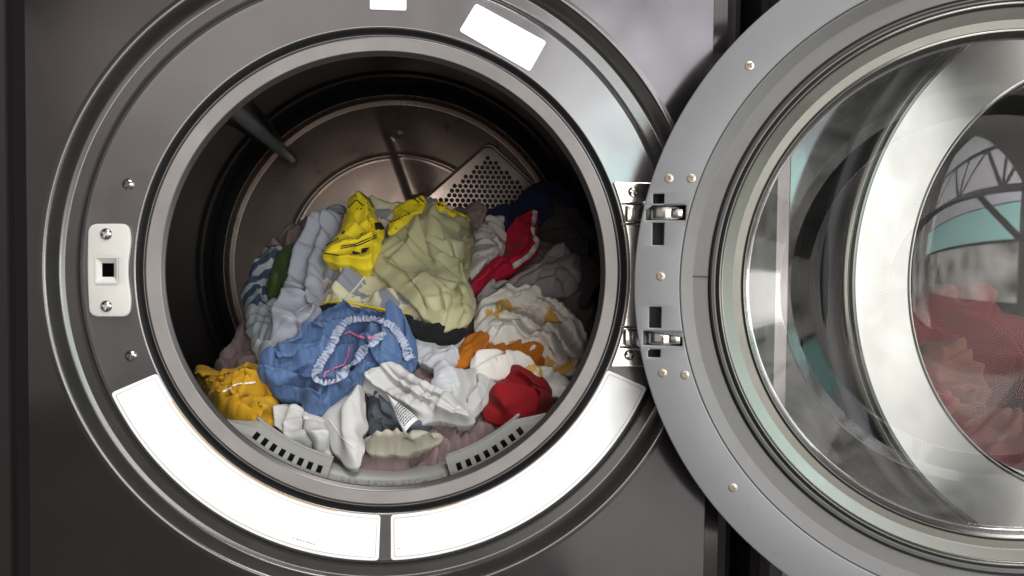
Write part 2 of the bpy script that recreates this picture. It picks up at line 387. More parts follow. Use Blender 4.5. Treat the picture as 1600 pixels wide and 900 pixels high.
# drum
prof = fillet([(RE+.022, .0625, 0), (.285, .066, .012), (.293, .08, .006), (.293, .40, 0), (.293, .468, .002), (.289, .474, .003), (.289, .49, .003), (.293, .497, .002), (.293, .525, .002), (.290, .532, .004), (.288, .550, .008), (.278, .560, .006)])
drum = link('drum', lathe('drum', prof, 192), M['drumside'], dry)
prof = fillet([(.278, .560, 0), (.2745, .553, .0035), (.270, .566, .004), (.262, .5690, .004), (.235, .5675, 0), (.2, .5665, 0), (.184, .566, 0), (.1815, .5646, .0025), (.179, .5646, .0025), (.1765, .566, .002)])
dense = []
for q0, q1 in zip(prof[:-1], prof[1:]):
    m_ = max(1, int(np.linalg.norm(np.array(q1)-np.array(q0))/.004)); dense += [np.array(q0)+(np.array(q1)-np.array(q0))*k/m_ for k in range(m_)]
dense += [np.array((r, .566)) for r in np.linspace(.1765, .0005, 46)]
bk = lathe('drum_back', dense, 288)
# crease pressed into the back sheet
c0, c1, c2 = at(592, 165, .566), at(612, 215, .566), at(646, 310, .566)
co = np.zeros(len(bk.vertices)*3); bk.vertices.foreach_get('co', co); co = co.reshape(-1, 3)
for p0, p1 in ((c0, c1), (c1, c2)):
    ab = (p1-p0)[[0, 2]]; q = co[:, [0, 2]]-p0[[0, 2]]; t = (q@ab)/(ab@ab); sd_ = (q@np.array([ab[1], -ab[0]]))/np.linalg.norm(ab)
    w_ = np.clip(t*4, 0, 1) if p0 is c0 else np.ones(len(t))
    w_ = w_*np.clip((1-t)*50+1, 0, 1)*((t > 0) if p0 is c0 else (t >= 0))*(t < 1.0)
    co[:, 1] -= w_*.0075*np.where(sd_ > 0, np.exp(-(sd_/.007)**2), np.exp(-(sd_/.03)**2))*np.where(p0 is c0, np.clip(t, 0, 1), 1)
bk.vertices.foreach_set('co', co.ravel()); bk.update()
link('drum_back', bk, M['drum'], drum)
# radial crease in the back sheet
def tube(name, pts, rads, seg=14, flat=1.0, upv=None):
    vs = []; fs = []; P = [np.array(p, float) for p in pts]
    for i, p in enumerate(P):
        t = P[min(i+1, len(P)-1)]-P[max(i-1, 0)]; t /= np.linalg.norm(t)
        ref = np.array(upv if upv is not None else (0, 0, 1.)); a = np.cross(t, ref); a /= np.linalg.norm(a); b = np.cross(a, t)
        for k in range(seg):
            an = 2*math.pi*k/seg; vs.append(p+rads[i]*(a*math.cos(an)*flat+b*math.sin(an)))
    for i in range(len(P)-1):
        for k in range(seg): fs.append((i*seg+k, i*seg+(k+1) % seg, (i+1)*seg+(k+1) % seg, (i+1)*seg+k))
    fs.append(tuple(range(seg))[::-1]); fs.append(tuple((len(P)-1)*seg+k for k in range(seg)))
    return mesh(name, vs, fs)

# lifter
def lifter(a):
    c, s = math.cos(a), math.sin(a); tx, tz = -s, c
    secs = [(.10, .262, .010), (.30, .247, .010), (.36, .243, .0098), (.362, .2415, .0085), (.48, .236, .0082), (.49, .2345, .0088), (.545, .2325, .0075), (.552, .236, .005)]
    vs = []; fs = []; prof = [(-2.6, 1), (-1.2, .5), (-1, .16), (-.75, .04), (-.3, 0), (.3, 0), (.75, .04), (1, .16), (1.2, .5), (2.6, 1)]
    for y, r, w in secs:
        for q, e in prof:
            rr = r+(.294-r)*e; vs.append((rr*c+tx*q*w, y, rr*s+tz*q*w))
    n = len(prof)
    for i in range(len(secs)-1):
        for k in range(n-1): fs.append((i*n+k, i*n+k+1, i*n+n+k+1, i*n+n+k))
    fs.append(tuple((len(secs)-1)*n+k for k in range(n))); fs.append(tuple(range(n))[::-1])
    me = mesh('lifter', vs, fs); me.set_sharp_from_angle(angle=math.radians(50)); return me
link('lifter', lifter(math.radians(135.4)), M['lifter'], drum)
# perforated hot-air vent
v0 = np.array([.139, .2003]); vu = np.array([-.741, -.671]); vv = np.array([.755, -.655])
LU, LV = .215, .150
vout = [tuple(v0), tuple(v0+vv*LV), tuple(v0+vv*LV+vu*LU), tuple(v0+vu*LU)]
vout = round_poly(vout, .014)
holes = []
p = .0089
for j in range(-40, 40):
    for i in range(-40, 40):
        x = v0[0]+.004+(i+.5*(j % 2))*p; z = v0[1]-.0135+j*p*.866
        d = np.array([x, z])-v0; det = vu[0]*vv[1]-vu[1]*vv[0]
        a = (d[0]*vv[1]-d[1]*vv[0])/det; b = (vu[0]*d[1]-vu[1]*d[0])/det
        if .012 < a < LU-.012 and .0135 < b < LV-.012: holes.append(circle(.0037, 12, x, z))
vent = link('vent_grille', plate('vent_grille', vout, holes, .0016, 0, .5585), M['vent'], drum)
gr = [tuple(np.array(q)) for q in vout]
cx = np.mean([q[0] for q in gr]); cz = np.mean([q[1] for q in gr])
big = [(cx+(x-cx)*1.06, cz+(z-cz)*1.07) for x, z in gr]; mid = [(cx+(x-cx)*1.015, cz+(z-cz)*1.018) for x, z in gr]
link('vent_frame', plate('vent_frame', big, [mid], .006, .0018, .5615), M['drum'], drum)
link('vent_shade_sheet', plate('vent_shade_sheet', mid, [], .001, 0, .5635), M['dark'], drum)  # dark sheet standing in for the shade behind the vent holes

# lint filter mouth along the bottom of the opening
def lint():
    Y = .046
    def P(r, a, y): return (r*math.cos(a), y, r*math.sin(a))
    root = None; vs = []; fs = []
    a0, a1 = math.radians(226.5), math.radians(313.5)
    # centre band
    def band(name, aa, bb, prof, n, parent):
        vs = []; fs = []; m = len(prof)
        for k in range(n+1):
            a = aa+(bb-aa)*k/n
            for r, y in prof: vs.append(P(r, a, y))
        for k in range(n):
            for i in range(m-1): fs.append((k*m+i, k*m+i+1, k*m+m+i+1, k*m+m+i))
        fs.append(tuple(range(m))[::-1]); fs.append(tuple(n*m+i for i in range(m)))
        me = mesh(name, vs, fs); me.set_sharp_from_angle(angle=math.radians(40))
        return link(name, me, M['lint'], parent)
    base = band('lint_filter_mouth', math.radians(253.2), math.radians(286.2), [(.216, .05), (.2135, .040), (.2035, .042), (.1985, .047), (.1965, .05), (.1965, .075)], 30, dry)
    for aa, bb in ((223.0, 253.1), (286.3, 317.0)):
        A, B = math.radians(aa), math.radians(bb)
        vs = []; fs = []; idx = {}
        n = 8*4+10
        # angular stations: solid end, then eight slots, solid end
        outerside = aa < 250
        st = []
        lead, tail = (.22, .05) if outerside else (.05, .22)
        st.append(A); cur = A+(B-A)*lead; st.append(cur)
        w = (B-A)*(1-lead-tail)/8
        slots = []
        for k in range(8):
            st.append(cur+w*.28); st.append(cur+w*.80); slots.append(len(st)-2); cur += w
        st.append(B-(B-A)*tail*.5); st.append(B)
        st = sorted(set(st))
        rr = [.2150, .2046, .1985, .1915, .1885]
        yy = [.0405, .0425, .0455, .0475, .0480]
        def rad(j, k):
            a = st[k]; f = (a-A)/(B-A); e = f if outerside else 1-f
            sink = max(0, 1-e/.20)   # slanted outer end
            r = rr[j]; return r+(.2100-r)*sink*.98 if j > 0 else r
        m = len(rr)
        sidx = [i for i, s in enumerate(st) if any(abs(s-(A+(B-A)*lead+w*(q+.28))) < 1e-6 for q in range(8))]
        for k in range(len(st)):
            for j in range(m): vs.append(P(rad(j, k), st[k], yy[j]))
        for k in range(len(st)-1):
            for j in range(m-1):
                if j == 1 and k in sidx: continue
                fs.append((k*m+j, k*m+j+1, k*m+m+j+1, k*m+m+j))
        me = mesh('slotted_grille', vs, fs, False)
        o = link('slotted_grille', me, M['lint'], base)
        md = o.modifiers.new('s', 'SOLIDIFY'); md.thickness = .007; md.offset = -1
        md = o.modifiers.new('b', 'BEVEL'); md.width = .0005; md.segments = 1; md.limit_method = 'ANGLE'
        # raised lip on the inner edge
        lipA = A+(B-A)*(.16 if outerside else 0.0); lipB = B-(B-A)*(0.0 if outerside else .16)
        vs = []; 
        pts = [P(.1876, lipA+(lipB-lipA)*k/24, .0452) for k in range(25)]
        link('grille_lip', tube('grille_lip', pts, [.0016]+[.0019]*23+[.0016], 10, 1, (0, 1, 0)), M['lint'], base)
        # filter screen behind the slots
        vs = []; fs = []
        for k in range(25):
            a = A+(B-A)*((.22 if outerside else .0)+.78*k/24); vs += [P(.214, a, .056), P(.1905, a, .056)]
        for k in range(24): fs.append((2*k, 2*k+1, 2*k+3, 2*k+2))
        link('filter_screen', mesh('filter_screen', vs, fs), M['dark'], base)
    # embossed writing
    cu = bpy.data.curves.new('t', 'FONT'); cu.body = 'CLEAN AFTER EACH USE'; cu.size = .0098; cu.align_x = 'CENTER'; cu.extrude = .00025; cu.space_character = 1.12
    o = bpy.data.objects.new('t', cu); COL.objects.link(o)
    dg = bpy.context.evaluated_depsgraph_get(); me = bpy.data.meshes.new_from_object(o.evaluated_get(dg)); bpy.data.objects.remove(o); me.materials.clear()
    for v in me.vertices:
        x, z, d = v.co.x, v.co.y, v.co.z
        r = .2085-z; a = math.radians(269.6)+x/.205
        f = (r-.2035)/(.1985-.2035); y = .042+max(0, min(1, f))*.005 if r < .2035 else .040+.002*(.2135-r)/.01
        v.co = P(r, a, y-.0003-d*.8)
    me.update(); link('embossed_writing', me, M['lint'], base)
    return base
lint()

# hinge on the ring
arc = [math.radians(-23+46*k/24) for k in range(25)]
RH = .2228
hp = [(RH*math.cos(a), RH*math.sin(a)) for a in arc]
hp = hp+[(.262, .0868), (.262, -.0862)]
hp = round_poly(hp, [.003]+[0]*23+[.003, .003, .003])
hinge = link('hinge', plate('hinge', hp, [], .0028, .0008, -.0032), M['chrome'], dry)
for x, z, s in ((.2245, .0779, .4), (.2230, -.0752, 1.1)): add_screw(SCREW, hinge, x, -.0036, z, s)
def hinge_arm(zc, sgn):
    # pressed lugs and a polished knuckle that reaches into the door
    for dz, nm in ((.0095, 'lug'), (-.0095, 'lug')):
        pts = round_poly([(.2125, -.003), (.2320, -.003), (.240, -.018), (.238, -.024), (.228, -.022), (.2185, -.006)], .002, 3)
        me = plate('hinge_lug', pts, [], .0022, .0004, 0)
        co = np.zeros(len(me.vertices)*3); me.vertices.foreach_get('co', co); co = co.reshape(-1, 3)
        new = np.stack([co[:, 0], co[:, 2], zc+dz-.0011+co[:, 1]], 1); me.vertices.foreach_set('co', new.ravel()); me.flip_normals(); me.update()
        link('hinge_lug', me, M['chrome'], hinge)
    link('hinge_block', boxmesh('hinge_block', .2165, .2275, -.012, -.003, zc-.0075, zc+.0075, .001), M['chrome'], hinge)
    # curved arm
    sec = [(.224, -.014), (.229, -.024), (.236, -.033), (.246, -.0375), (.258, -.0385), (.2655, -.037), (.268, -.032)]
    vs = []; fs = []
    for x, y in sec:
        for z in (zc-.0072, zc+.0072):
            vs.append((x, y, z))
    n = len(sec)
    for i in range(n-1): fs.append((2*i, 2*i+1, 2*i+3, 2*i+2))
    o = link('hinge_arm', mesh('hinge_arm', vs, fs), M['chrome'], hinge)
    md = o.modifiers.new('s', 'SOLIDIFY'); md.thickness = .003; md.offset = 0
    md = o.modifiers.new('b', 'BEVEL'); md.width = .0007; md.segments = 2
hinge_arm(.0572, 1); hinge_arm(-.0582, -1)

# ------------------------------------------------------------------ the door, swung open
TH = math.radians(19.1); DC = (.5072, -.1353, -.0055)
R0 = .3063
slots = [rrect(-.2908, -.2812, .0700, .0786, .0005, 1), rrect(-.2908, -.2808, .0331, .0530, .0005, 1), rrect(-.2925, -.2820, -.0411, -.0222, .0005, 1), rrect(-.2930, -.2822, -.0675, -.0603, .0005, 1),
         rrect(-.297, -.2622, .0552, .0685, .0006, 1), rrect(-.2975, -.2632, -.0568, -.0440, .0006, 1)]
door = link('door', plate('door', circle(R0, 240), [circle(.2665, 240)]+slots, .0045, .0012, 0), M['doorgrey'], dry, DC, (0, 0, -TH))
door['label'] = 'round grey inner face of the open door with a clear window'
link('door_body', lathe('door_body', fillet([(.2665, .0042, 0), (.2672, .032, .002), (.300, .036, .004), (R0-.001, .030, .004), (R0-.001, .0046, 0)]), 200, True), M['doordark'], door)
link('door_outer_rim', lathe('door_outer_rim', fillet([(R0-.001, .0046, 0), (R0, .006, .001), (R0, .040, .006), (.290, .056, .01), (.225, .062, .003), (.2165, .058, .002), (.2165, .03, 0)]), 200, True), M['panel'], door)
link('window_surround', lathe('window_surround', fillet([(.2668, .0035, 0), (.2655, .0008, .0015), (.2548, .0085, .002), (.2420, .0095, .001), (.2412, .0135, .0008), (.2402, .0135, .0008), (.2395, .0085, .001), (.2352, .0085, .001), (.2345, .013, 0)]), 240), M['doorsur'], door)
link('door_seal', lathe('door_seal', fillet([(.2410, .0125, 0), (.2400, .0085, .0007), (.2386, .0068, .0014), (.2368, .0085, .0007), (.2352, .0125, 0)]), 240), M['seal'], door)
link('window_rim', lathe('window_rim', fillet([(.2352, .0135, 0), (.2340, .0075, .0016), (.2316, .0060, .002), (.2296, .0090, .002), (.2200, .0120, .005), (.2125, .0125, .003), (.2108, .0112, .001), (.2090, .0150, .002), (.2075, .020, 0)]), 256), M['rim'], door)
wg = link('window_glass', lathe('window_glass', fillet([(.1665, .0492, 0), (.15, .054, .01), (.08, .058, .01), (.0004, .0595, 0)]), 192), M['glass'], door)
link('window_wall', lathe('window_wall', fillet([(.2085, .0175, 0), (.2065, .024, .006), (.176, .0455, .01), (.1665, .0492, 0)]), 192), M['glasswall'], door)
seam = [(-.2545, .0082, .0008), (-.2415, .0092, .0008)]
link('surround_joint', boxmesh('surround_joint', -.2555, -.2418, .0082, .0100, .0050, .0062), M['seal'], door)
for i, (x, z) in enumerate([(-.2105, .1883), (-.2773, .0921), (-.2579, .0919), (-.2832, .0052), (-.2801, -.0813), (-.2605, -.0822), (-.2174, -.1803)]):
    add_screw(ZSCREW, door, x, -.0001, z, [.6, .3, .9, 0, 1.1, .5, .2][i])
for z0, z1 in ((.0575, .0662), (-.0556, -.0468)):
    me = boxmesh('striker', -.2745, -.2640, .003, .012, z0, z1, .0015); link('striker', me, M['chrome'], door)

# ------------------------------------------------------------------ the next dryer, seen through the door glass
nb = thing('tumble_dryer', 'neighbouring tumble dryer with closed window and pink laundry, seen through the glass', 'tumble dryer', (.69, 0, 0))
cabinet(nb, hole=.296)
link('recess_groove', lathe('recess_groove', fillet([(.299, 0, 0), (.2955, -.0006, .003), (.288, .012, .005), (.26, .0135, 0)]), 200), M['groove'], nb)
nd = link('door', lathe('door', fillet([(.283, .012, 0), (.2835, -.030, .004), (.2795, -.0455, .003), (.2755, -.047, .001), (.2735, -.045, .001), (.272, -.049, .001), (.2695, -.049, 0)]), 240), M['rim'], nb)
link('groove_shade_ring', lathe('groove_shade_ring', fillet([(.299, -.002, 0), (.2985, -.036, .003), (.296, -.040, .003), (.281, -.040, 0), (.279, -.03, 0)]), 240), M['black'], nd)  # black ring standing in for the shaded groove round the closed door
link('steel_ring', lathe('steel_ring', fillet([(.2705, -.047, 0), (.2695, -.0495, .001), (.213, -.041, .001), (.2112, -.0425, .0008), (.2098, -.0415, .0008), (.209, -.036, 0)]), 240), M['brushed'], nd)
link('window_glass', lathe('window_glass', [(.21*math.sin(t*math.pi/2), -.030-.022*math.cos(t*math.pi/2)) for t in np.linspace(1, .001, 26)], 160), M['winglass'], nd)
link('drum', lathe('drum', fillet([(.2095, -.03, 0), (.2085, .05, .004), (.28, .06, .01), (.29, .5, .02), (.0005, .52, 0)]), 128), M['dark'], nb)

print('machine', time.time()-T0)

# ------------------------------------------------------------------ roof truss behind the camera (mirrored in the windows)
def bar(name, p, q, w, parent):
    p, q = Vector(p), Vector(q); d = q-p
    o = link(name, boxmesh(name, -w/2, w/2, -w/2, w/2, 0, d.length, w*.12, 1), M['truss'], parent, p)
    o.rotation_euler = d.to_track_quat('Z', 'Y').to_euler(); return o
for ti, (yy, xs, lab) in enumerate(((-4.4, (1.0, 9.0), 'dark steel roof truss mirrored in the round windows'),)):
    tr = thing('roof_truss', lab, 'truss', (xs[0], yy, 1.0))
    L = xs[1]-xs[0]; n = 8
    bar('chord', (0, 0, 0), (L, 0, 0), .10, tr); bar('chord', (0, 0, .75), (L, 0, .75), .09, tr)
    for k in range(n):
        x0, x1 = L*k/n, L*(k+1)/n
        bar('web_bar', (x0, 0, 0), ((x0+x1)/2, 0, .75), .055, tr); bar('web_bar', ((x0+x1)/2, 0, .75), (x1, 0, 0), .055, tr); bar('web_bar', (x1, 0, 0), (x1, 0, .75), .045, tr)
    bar('post', (2.4, .1, 0), (2.4, .1, -2.15), .16, tr); bar('brace', (2.4, .1, -.7), (3.4, .1, 0), .07, tr); bar('brace', (2.4, .1, -.7), (1.4, .1, 0), .07, tr)

# ------------------------------------------------------------------ the laundry
# the heap slopes from the mouth of the drum up to its back; garments are sheets lying on that slope
SL = 1.08
def pile_y(x, z): return .080+SL*(z+.175)+.85*x*x
KB = math.sqrt(1+SL*SL)
def on_pile(px, py, h=0.0):
    """point of the heap's surface, h above it, seen at a pixel: (across, up the slope)"""
    d = ray(px, py); t = .9
    for _ in range(25):
        p = CP+d*t; l = math.sqrt(1+SL*SL+(1.7*p[0])**2)
        f = p[1]-pile_y(p[0], p[2])+h*l
        g = d[1]-1.7*p[0]*d[0]-SL*d[2]; t -= f/g
    p = CP+d*t; l = math.sqrt(1+SL*SL+(1.7*p[0])**2)
    return p[0]-h*1.7*p[0]/l, (p[2]-h*SL/l)*KB
def pile_point(a, b, h):
    x, z = a, b/KB; y = pile_y(x, z)
    nx, ny, nz = 1.7*x, -1., SL+0*x
    nx, nz = 1.7*x, SL
    l = np.sqrt(nx*nx+1+nz*nz)
    return np.stack([x+h*nx/l, y-h/l, z+h*nz/l], -1)

def vnoise(x, y, seed):
    rs = np.random.RandomState(seed); G = rs.rand(64, 64)
    xi, yi = np.floor(x).astype(int), np.floor(y).astype(int); fx, fy = x-xi, y-yi
    fx = fx*fx*(3-2*fx); fy = fy*fy*(3-2*fy)
    g = lambda i, j: G[i % 64, j % 64]
    return (g(xi, yi)*(1-fx)+g(xi+1, yi)*fx)*(1-fy)+(g(xi, yi+1)*(1-fx)+g(xi+1, yi+1)*fx)*fy
def chaikin(P, n=2):
    for _ in range(n):
        Q = np.roll(P, -1, 0); P = np.stack([.75*P+.25*Q, .25*P+.75*Q], 1).reshape(-1, 2)
    return P
def poly_dist(pts, P):
    A = P; B = np.roll(P, -1, 0); d = np.full(len(pts), 9.); near = np.zeros_like(pts); ins = np.zeros(len(pts), bool)
    for a, b in zip(A, B):
        ab = b-a; t = np.clip(((pts-a)@ab)/(ab@ab+1e-12), 0, 1); q = a+t[:, None]*ab; e = np.linalg.norm(pts-q, axis=1)
        m = e < d; d[m] = e[m]; near[m] = q[m]
        c = ((a[1] > pts[:, 1]) != (b[1] > pts[:, 1])); 
        with np.errstate(divide='ignore', invalid='ignore'):
            xc = (b[0]-a[0])*(pts[:, 1]-a[1])/(b[1]-a[1]+1e-15)+a[0]
        ins ^= c & (pts[:, 0] < xc)
    return d, near, ins
NOBJ = {}
def sheet(name, poly, mat, lift=0.0, T=.016, full=.2, ang=0., amp=.006, wl=.022, seed=1, g=.0017, iters=24, stretch=3.0, ridges=(), dents=(), edge=.006, skirt=.02, sub=0, bump=None):
    """crumpled sheet of cloth: an oversize net of springs relaxed over a padded outline"""
    lift *= .62; T *= .3; amp = (amp*1.9+.003)*(.72 if len(ridges) else 1); full = full*1.2+.22; wl *= .95; stretch *= 2.1
    HM = lift+T*.7+amp*.7
    P = np.array([on_pile(*q, HM) for q in poly]); P = chaikin(P, 3)
    cc = P-P.mean(0); nn_ = cc/(np.linalg.norm(cc, axis=1, keepdims=True)+1e-9)
    P = P+nn_*((vnoise(P[:, 0]/.013+50, P[:, 1]/.013+50, seed+9)-.5)*.007)[:, None]
    lo, hi = P.min(0)-g, P.max(0)+g
    na, nb = [int(v) for v in np.ceil((hi-lo)/g)+1]
    A, B = np.meshgrid(lo[0]+g*np.arange(na), lo[1]+g*np.arange(nb), indexing='ij')
    pts = np.stack([A.ravel(), B.ravel()], 1)
    d, near, ins = poly_dist(pts, P); ok = ins.reshape(na, nb)
    quads = []
    cell = ok[:-1, :-1] & ok[1:, :-1] & ok[1:, 1:] & ok[:-1, 1:]
    I, J = np.nonzero(cell); idx = np.arange(na*nb).reshape(na, nb)
    Q = np.stack([idx[I, J], idx[I+1, J], idx[I+1, J+1], idx[I, J+1]], 1)
    used = np.unique(Q); remap = -np.ones(na*nb, int); remap[used] = np.arange(len(used)); Q = remap[Q]
    X0 = pts[used].copy(); d = d[used]; near = near[used]
    E = np.concatenate([Q[:, [0, 1]], Q[:, [1, 2]], Q[:, [2, 3]], Q[:, [3, 0]]])
    Es = np.sort(E, 1); key = Es[:, 0]*100000+Es[:, 1]
    uk, inv, cnt = np.unique(key, return_inverse=True, return_counts=True)
    bnd = E[cnt[inv] == 1]                       # directed boundary edges
    bv = np.unique(bnd)
    X0[bv] = near[bv]*.9+X0[bv]*.1; d[bv] = 0
    ue = np.stack([uk//100000, uk % 100000], 1)
    dg = np.concatenate([Q[:, [0, 2]], Q[:, [1, 3]]])
    # second neighbours for stiffness
    dmap = {}
    AL = np.concatenate([ue, dg])
    c, s = math.cos(ang), math.sin(ang); u = np.array([c, s]); v = np.array([-s, c])
    au, av = X0@u, X0@v
    w1 = vnoise(X0[:, 0]/.055+7, X0[:, 1]/.055+3, seed+5)-.5; w2 = vnoise(X0[:, 0]/.055+2, X0[:, 1]/.055+9, seed+6)-.5
    w3 = vnoise(X0[:, 0]/.022+1, X0[:, 1]/.022+4, seed+7)-.5
    th_ = .75*w1; um, vm = X0[:, 0].mean(), X0[:, 1].mean()
    au, av = au+th_*(av-(np.array([um, vm])@v)), av-th_*(au-(np.array([um, vm])@u))
    pu_ = au+.03*w2+.007*w3; pv_ = av+.05*w2
    n1 = vnoise(pu_/wl+30, pv_/(wl*stretch)+30, seed)
    n2 = vnoise((pu_+.01*w2)/(wl*.52)+10, pv_/(wl*stretch*.6)+10, seed+1)
    n3 = vnoise((av+.03*w1)/(wl*.8)+20, (au+.03*w2)/(wl*1.8)+20, seed+2)
    n1, n2, n3 = [np.clip((q-.5)*1.7+.5, 0, 1) for q in (n1, n2, n3)]
    def saw(ph, k):
        t = ph-np.floor(ph); return np.where(t < k, np.sin(.5*np.pi*t/k)**.9, np.cos(.5*np.pi*(t-k)/(1-k)))
    ph = pu_/wl+1.2*(vnoise(pv_/.07+3, pu_/.07+8, seed+11)-.5)*2
    pipe = saw(ph, .70)*np.clip(1.5*n1-.1, 0, 1)
    pu2 = pu_*.9+av*.42
    ph2 = pu2/(wl*.47)+.8*(vnoise(pv_/.035+6, pu_/.035+2, seed+12)-.5)*2
    fine = saw(ph2, .7)*np.clip(1.6*n2-.3, 0, 1); cross = 1-np.abs(2*n3-1)
    strength = .55+.9*vnoise(X0[:, 0]/.045+11, X0[:, 1]/.045+6, seed+8)
    und = (vnoise(X0[:, 0]/.06+40, X0[:, 1]/.06+40, 99)-.5)*.016
    base = lift+T*(1-np.exp(-d/edge))+und
    if bump is not None: base = base+bump(X0)*(1-np.exp(-d/edge))
    rdg = np.zeros(len(X0)); lean = np.zeros((len(X0), 2))
    for path, hgt, wid in ridges:
        R = np.array([on_pile(*q, HM) for q in path]); dd = np.full(len(X0), 9.); sg = np.ones(len(X0)); nv = np.zeros((len(X0), 2)); tt = np.zeros(len(X0))
        for ii, (a, b) in enumerate(zip(R[:-1], R[1:])):
            ab = b-a; t = np.clip(((X0-a)@ab)/(ab@ab), 0, 1); e = np.linalg.norm(X0-a-t[:, None]*ab, axis=1); m = e < dd
            nr = np.array([ab[1], -ab[0]])/np.linalg.norm(ab); sd_ = (X0-a)@nr
            dd[m] = e[m]; sg[m] = np.sign(sd_[m]); nv[m] = nr; tt[m] = (ii+t[m])/(len(R)-1)
        dd = (dd+.003*w3)*sg; ends = np.clip(np.minimum(tt, 1-tt)*6+.25, 0, 1)
        prof = np.where(dd < 0, np.exp(-(dd/(wid*1.25))**2), np.exp(-(dd/(wid*.5))**2))*ends
        rdg = rdg+hgt*1.35*prof*np.minimum(1, d/.004); lean = lean+nv*(hgt*1.35*prof*.75)[:, None]
    for pl, dep in dents:
        R = chaikin(np.array([on_pile(*q, HM) for q in pl]), 2); dd, _, ii = poly_dist(X0, R)
        base = base-dep*np.where(ii, 1-np.exp(-dd/.006), 0)
    n4 = vnoise((pu_+.004*w3)/(wl*.30)+5, pv_/(wl*stretch*.35)+15, seed+3)
    fold = amp*strength*(1.1*pipe+.36*fine)
    soft = amp*strength*(.34*cross**2+.12*n4)
    em_ = np.minimum(1, .45+d/.010)
    h0 = base+rdg+(fold+soft)*em_
    inner = np.minimum(1, d/.008)
    lean = (lean+u[None]*(fold*em_*.7)[:, None])*inner[:, None]
    X0f = X0.copy(); X0 = X0+lean
    X = np.column_stack([X0, h0]); base = base+rdg
    e0 = X0[AL[:, 1]]-X0[AL[:, 0]]; pu = e0@u; pv = e0@v
    rest = np.maximum(np.hypot(pu*(1+full*.6), pv*(1+full*.2)), np.linalg.norm(np.column_stack([e0, h0[AL[:, 1]]-h0[AL[:, 0]]]), axis=1)*.97)
    deg = np.zeros(len(X)); np.add.at(deg, AL.ravel(), 1)
    free = np.ones(len(X)); free[bv] = .35
    ncol = len(X)
    for it in range(iters):
        D = X[AL[:, 1]]-X[AL[:, 0]]; L = np.linalg.norm(D, axis=1)+1e-9
        C = (D*((L-rest)/L*.5)[:, None])
        dx = np.stack([np.bincount(AL[:, 0], C[:, k], ncol)-np.bincount(AL[:, 1], C[:, k], ncol) for k in range(3)], 1)
        X += 1.2*dx/deg[:, None]*free[:, None]
        X[:, :2] += (X0-X[:, :2])*np.where(free < 1, .5, .06)[:, None]; X[:, 2] += (h0-X[:, 2])*.06
        X[:, 2] = np.maximum(X[:, 2], base-.004)
        X[bv, 2] += (h0[bv]-X[bv, 2])*.4
        if it >= iters-3:
            L1 = np.stack([np.bincount(ue[:, 0], X[ue[:, 1], k], ncol)+np.bincount(ue[:, 1], X[ue[:, 0], k], ncol) for k in range(3)], 1)
            dg1 = np.bincount(ue.ravel(), minlength=ncol)
            X += (L1/dg1[:, None]-X)*.3*free[:, None]
    V = pile_point(X[:, 0], X[:, 1], X[:, 2])
    # turned-under edge
    n = len(V); loop = {a: b for a, b in bnd}; m1 = {}
    cen = np.zeros((n, 2)); cntv = np.zeros(n)
    for a, b in bnd:
        t = X0[b]-X0[a]; nn = np.array([t[1], -t[0]]); nn /= np.linalg.norm(nn)+1e-9
        cen[a] += nn; cen[b] += nn; cntv[a] += 1; cntv[b] += 1
    ln = np.linalg.norm(cen, axis=1, keepdims=True)+1e-9; cen = cen/ln
    ext = []
    for k, (out, dz) in enumerate(((.0012, -.0012), (.0010, -.0035), (-.004, -skirt))):
        ext.append(pile_point(X[bv, 0]+cen[bv, 0]*out, X[bv, 1]+cen[bv, 1]*out, X[bv, 2]+dz))
    pos = {b: i for i, b in enumerate(bv)}; nb_ = len(bv)
    F_ = [tuple(int(i) for i in q) for q in Q]
    for a, b in bnd:
        i, j = pos[a], pos[b]
        F_.append((int(b), int(a), n+i, n+j))
        for k in range(2): F_.append((n+k*nb_+j, n+k*nb_+i, n+(k+1)*nb_+i, n+(k+1)*nb_+j))
    VV = np.concatenate([V]+ext)
    me = mesh(name, VV, [f[::-1] for f in F_])
    uv = np.concatenate([X0f]+[X0f[bv]]*3)
    at_ = me.attributes.new('cloth', 'FLOAT_VECTOR', 'POINT'); at_.data.foreach_set('vector', np.column_stack([uv, np.concatenate([d]+[d[bv]]*3)]).ravel())
    o = link(name, me, mat)
    if sub:
        md = o.modifiers.new('s', 'SUBSURF'); md.levels = sub; md.render_levels = sub
    NOBJ[o.name] = BVHTree.FromPolygons([tuple(v) for v in VV], F_)
    return o
def hit(o, px, py, off=.0008):
    d = Vector(ray(px, py)).normalized(); p, n, i, t = NOBJ[o.name].ray_cast(Vector(CP), d)
    if p is None: return None, None
    if n.dot(d) > 0: n = -n
    return p+n*off, n
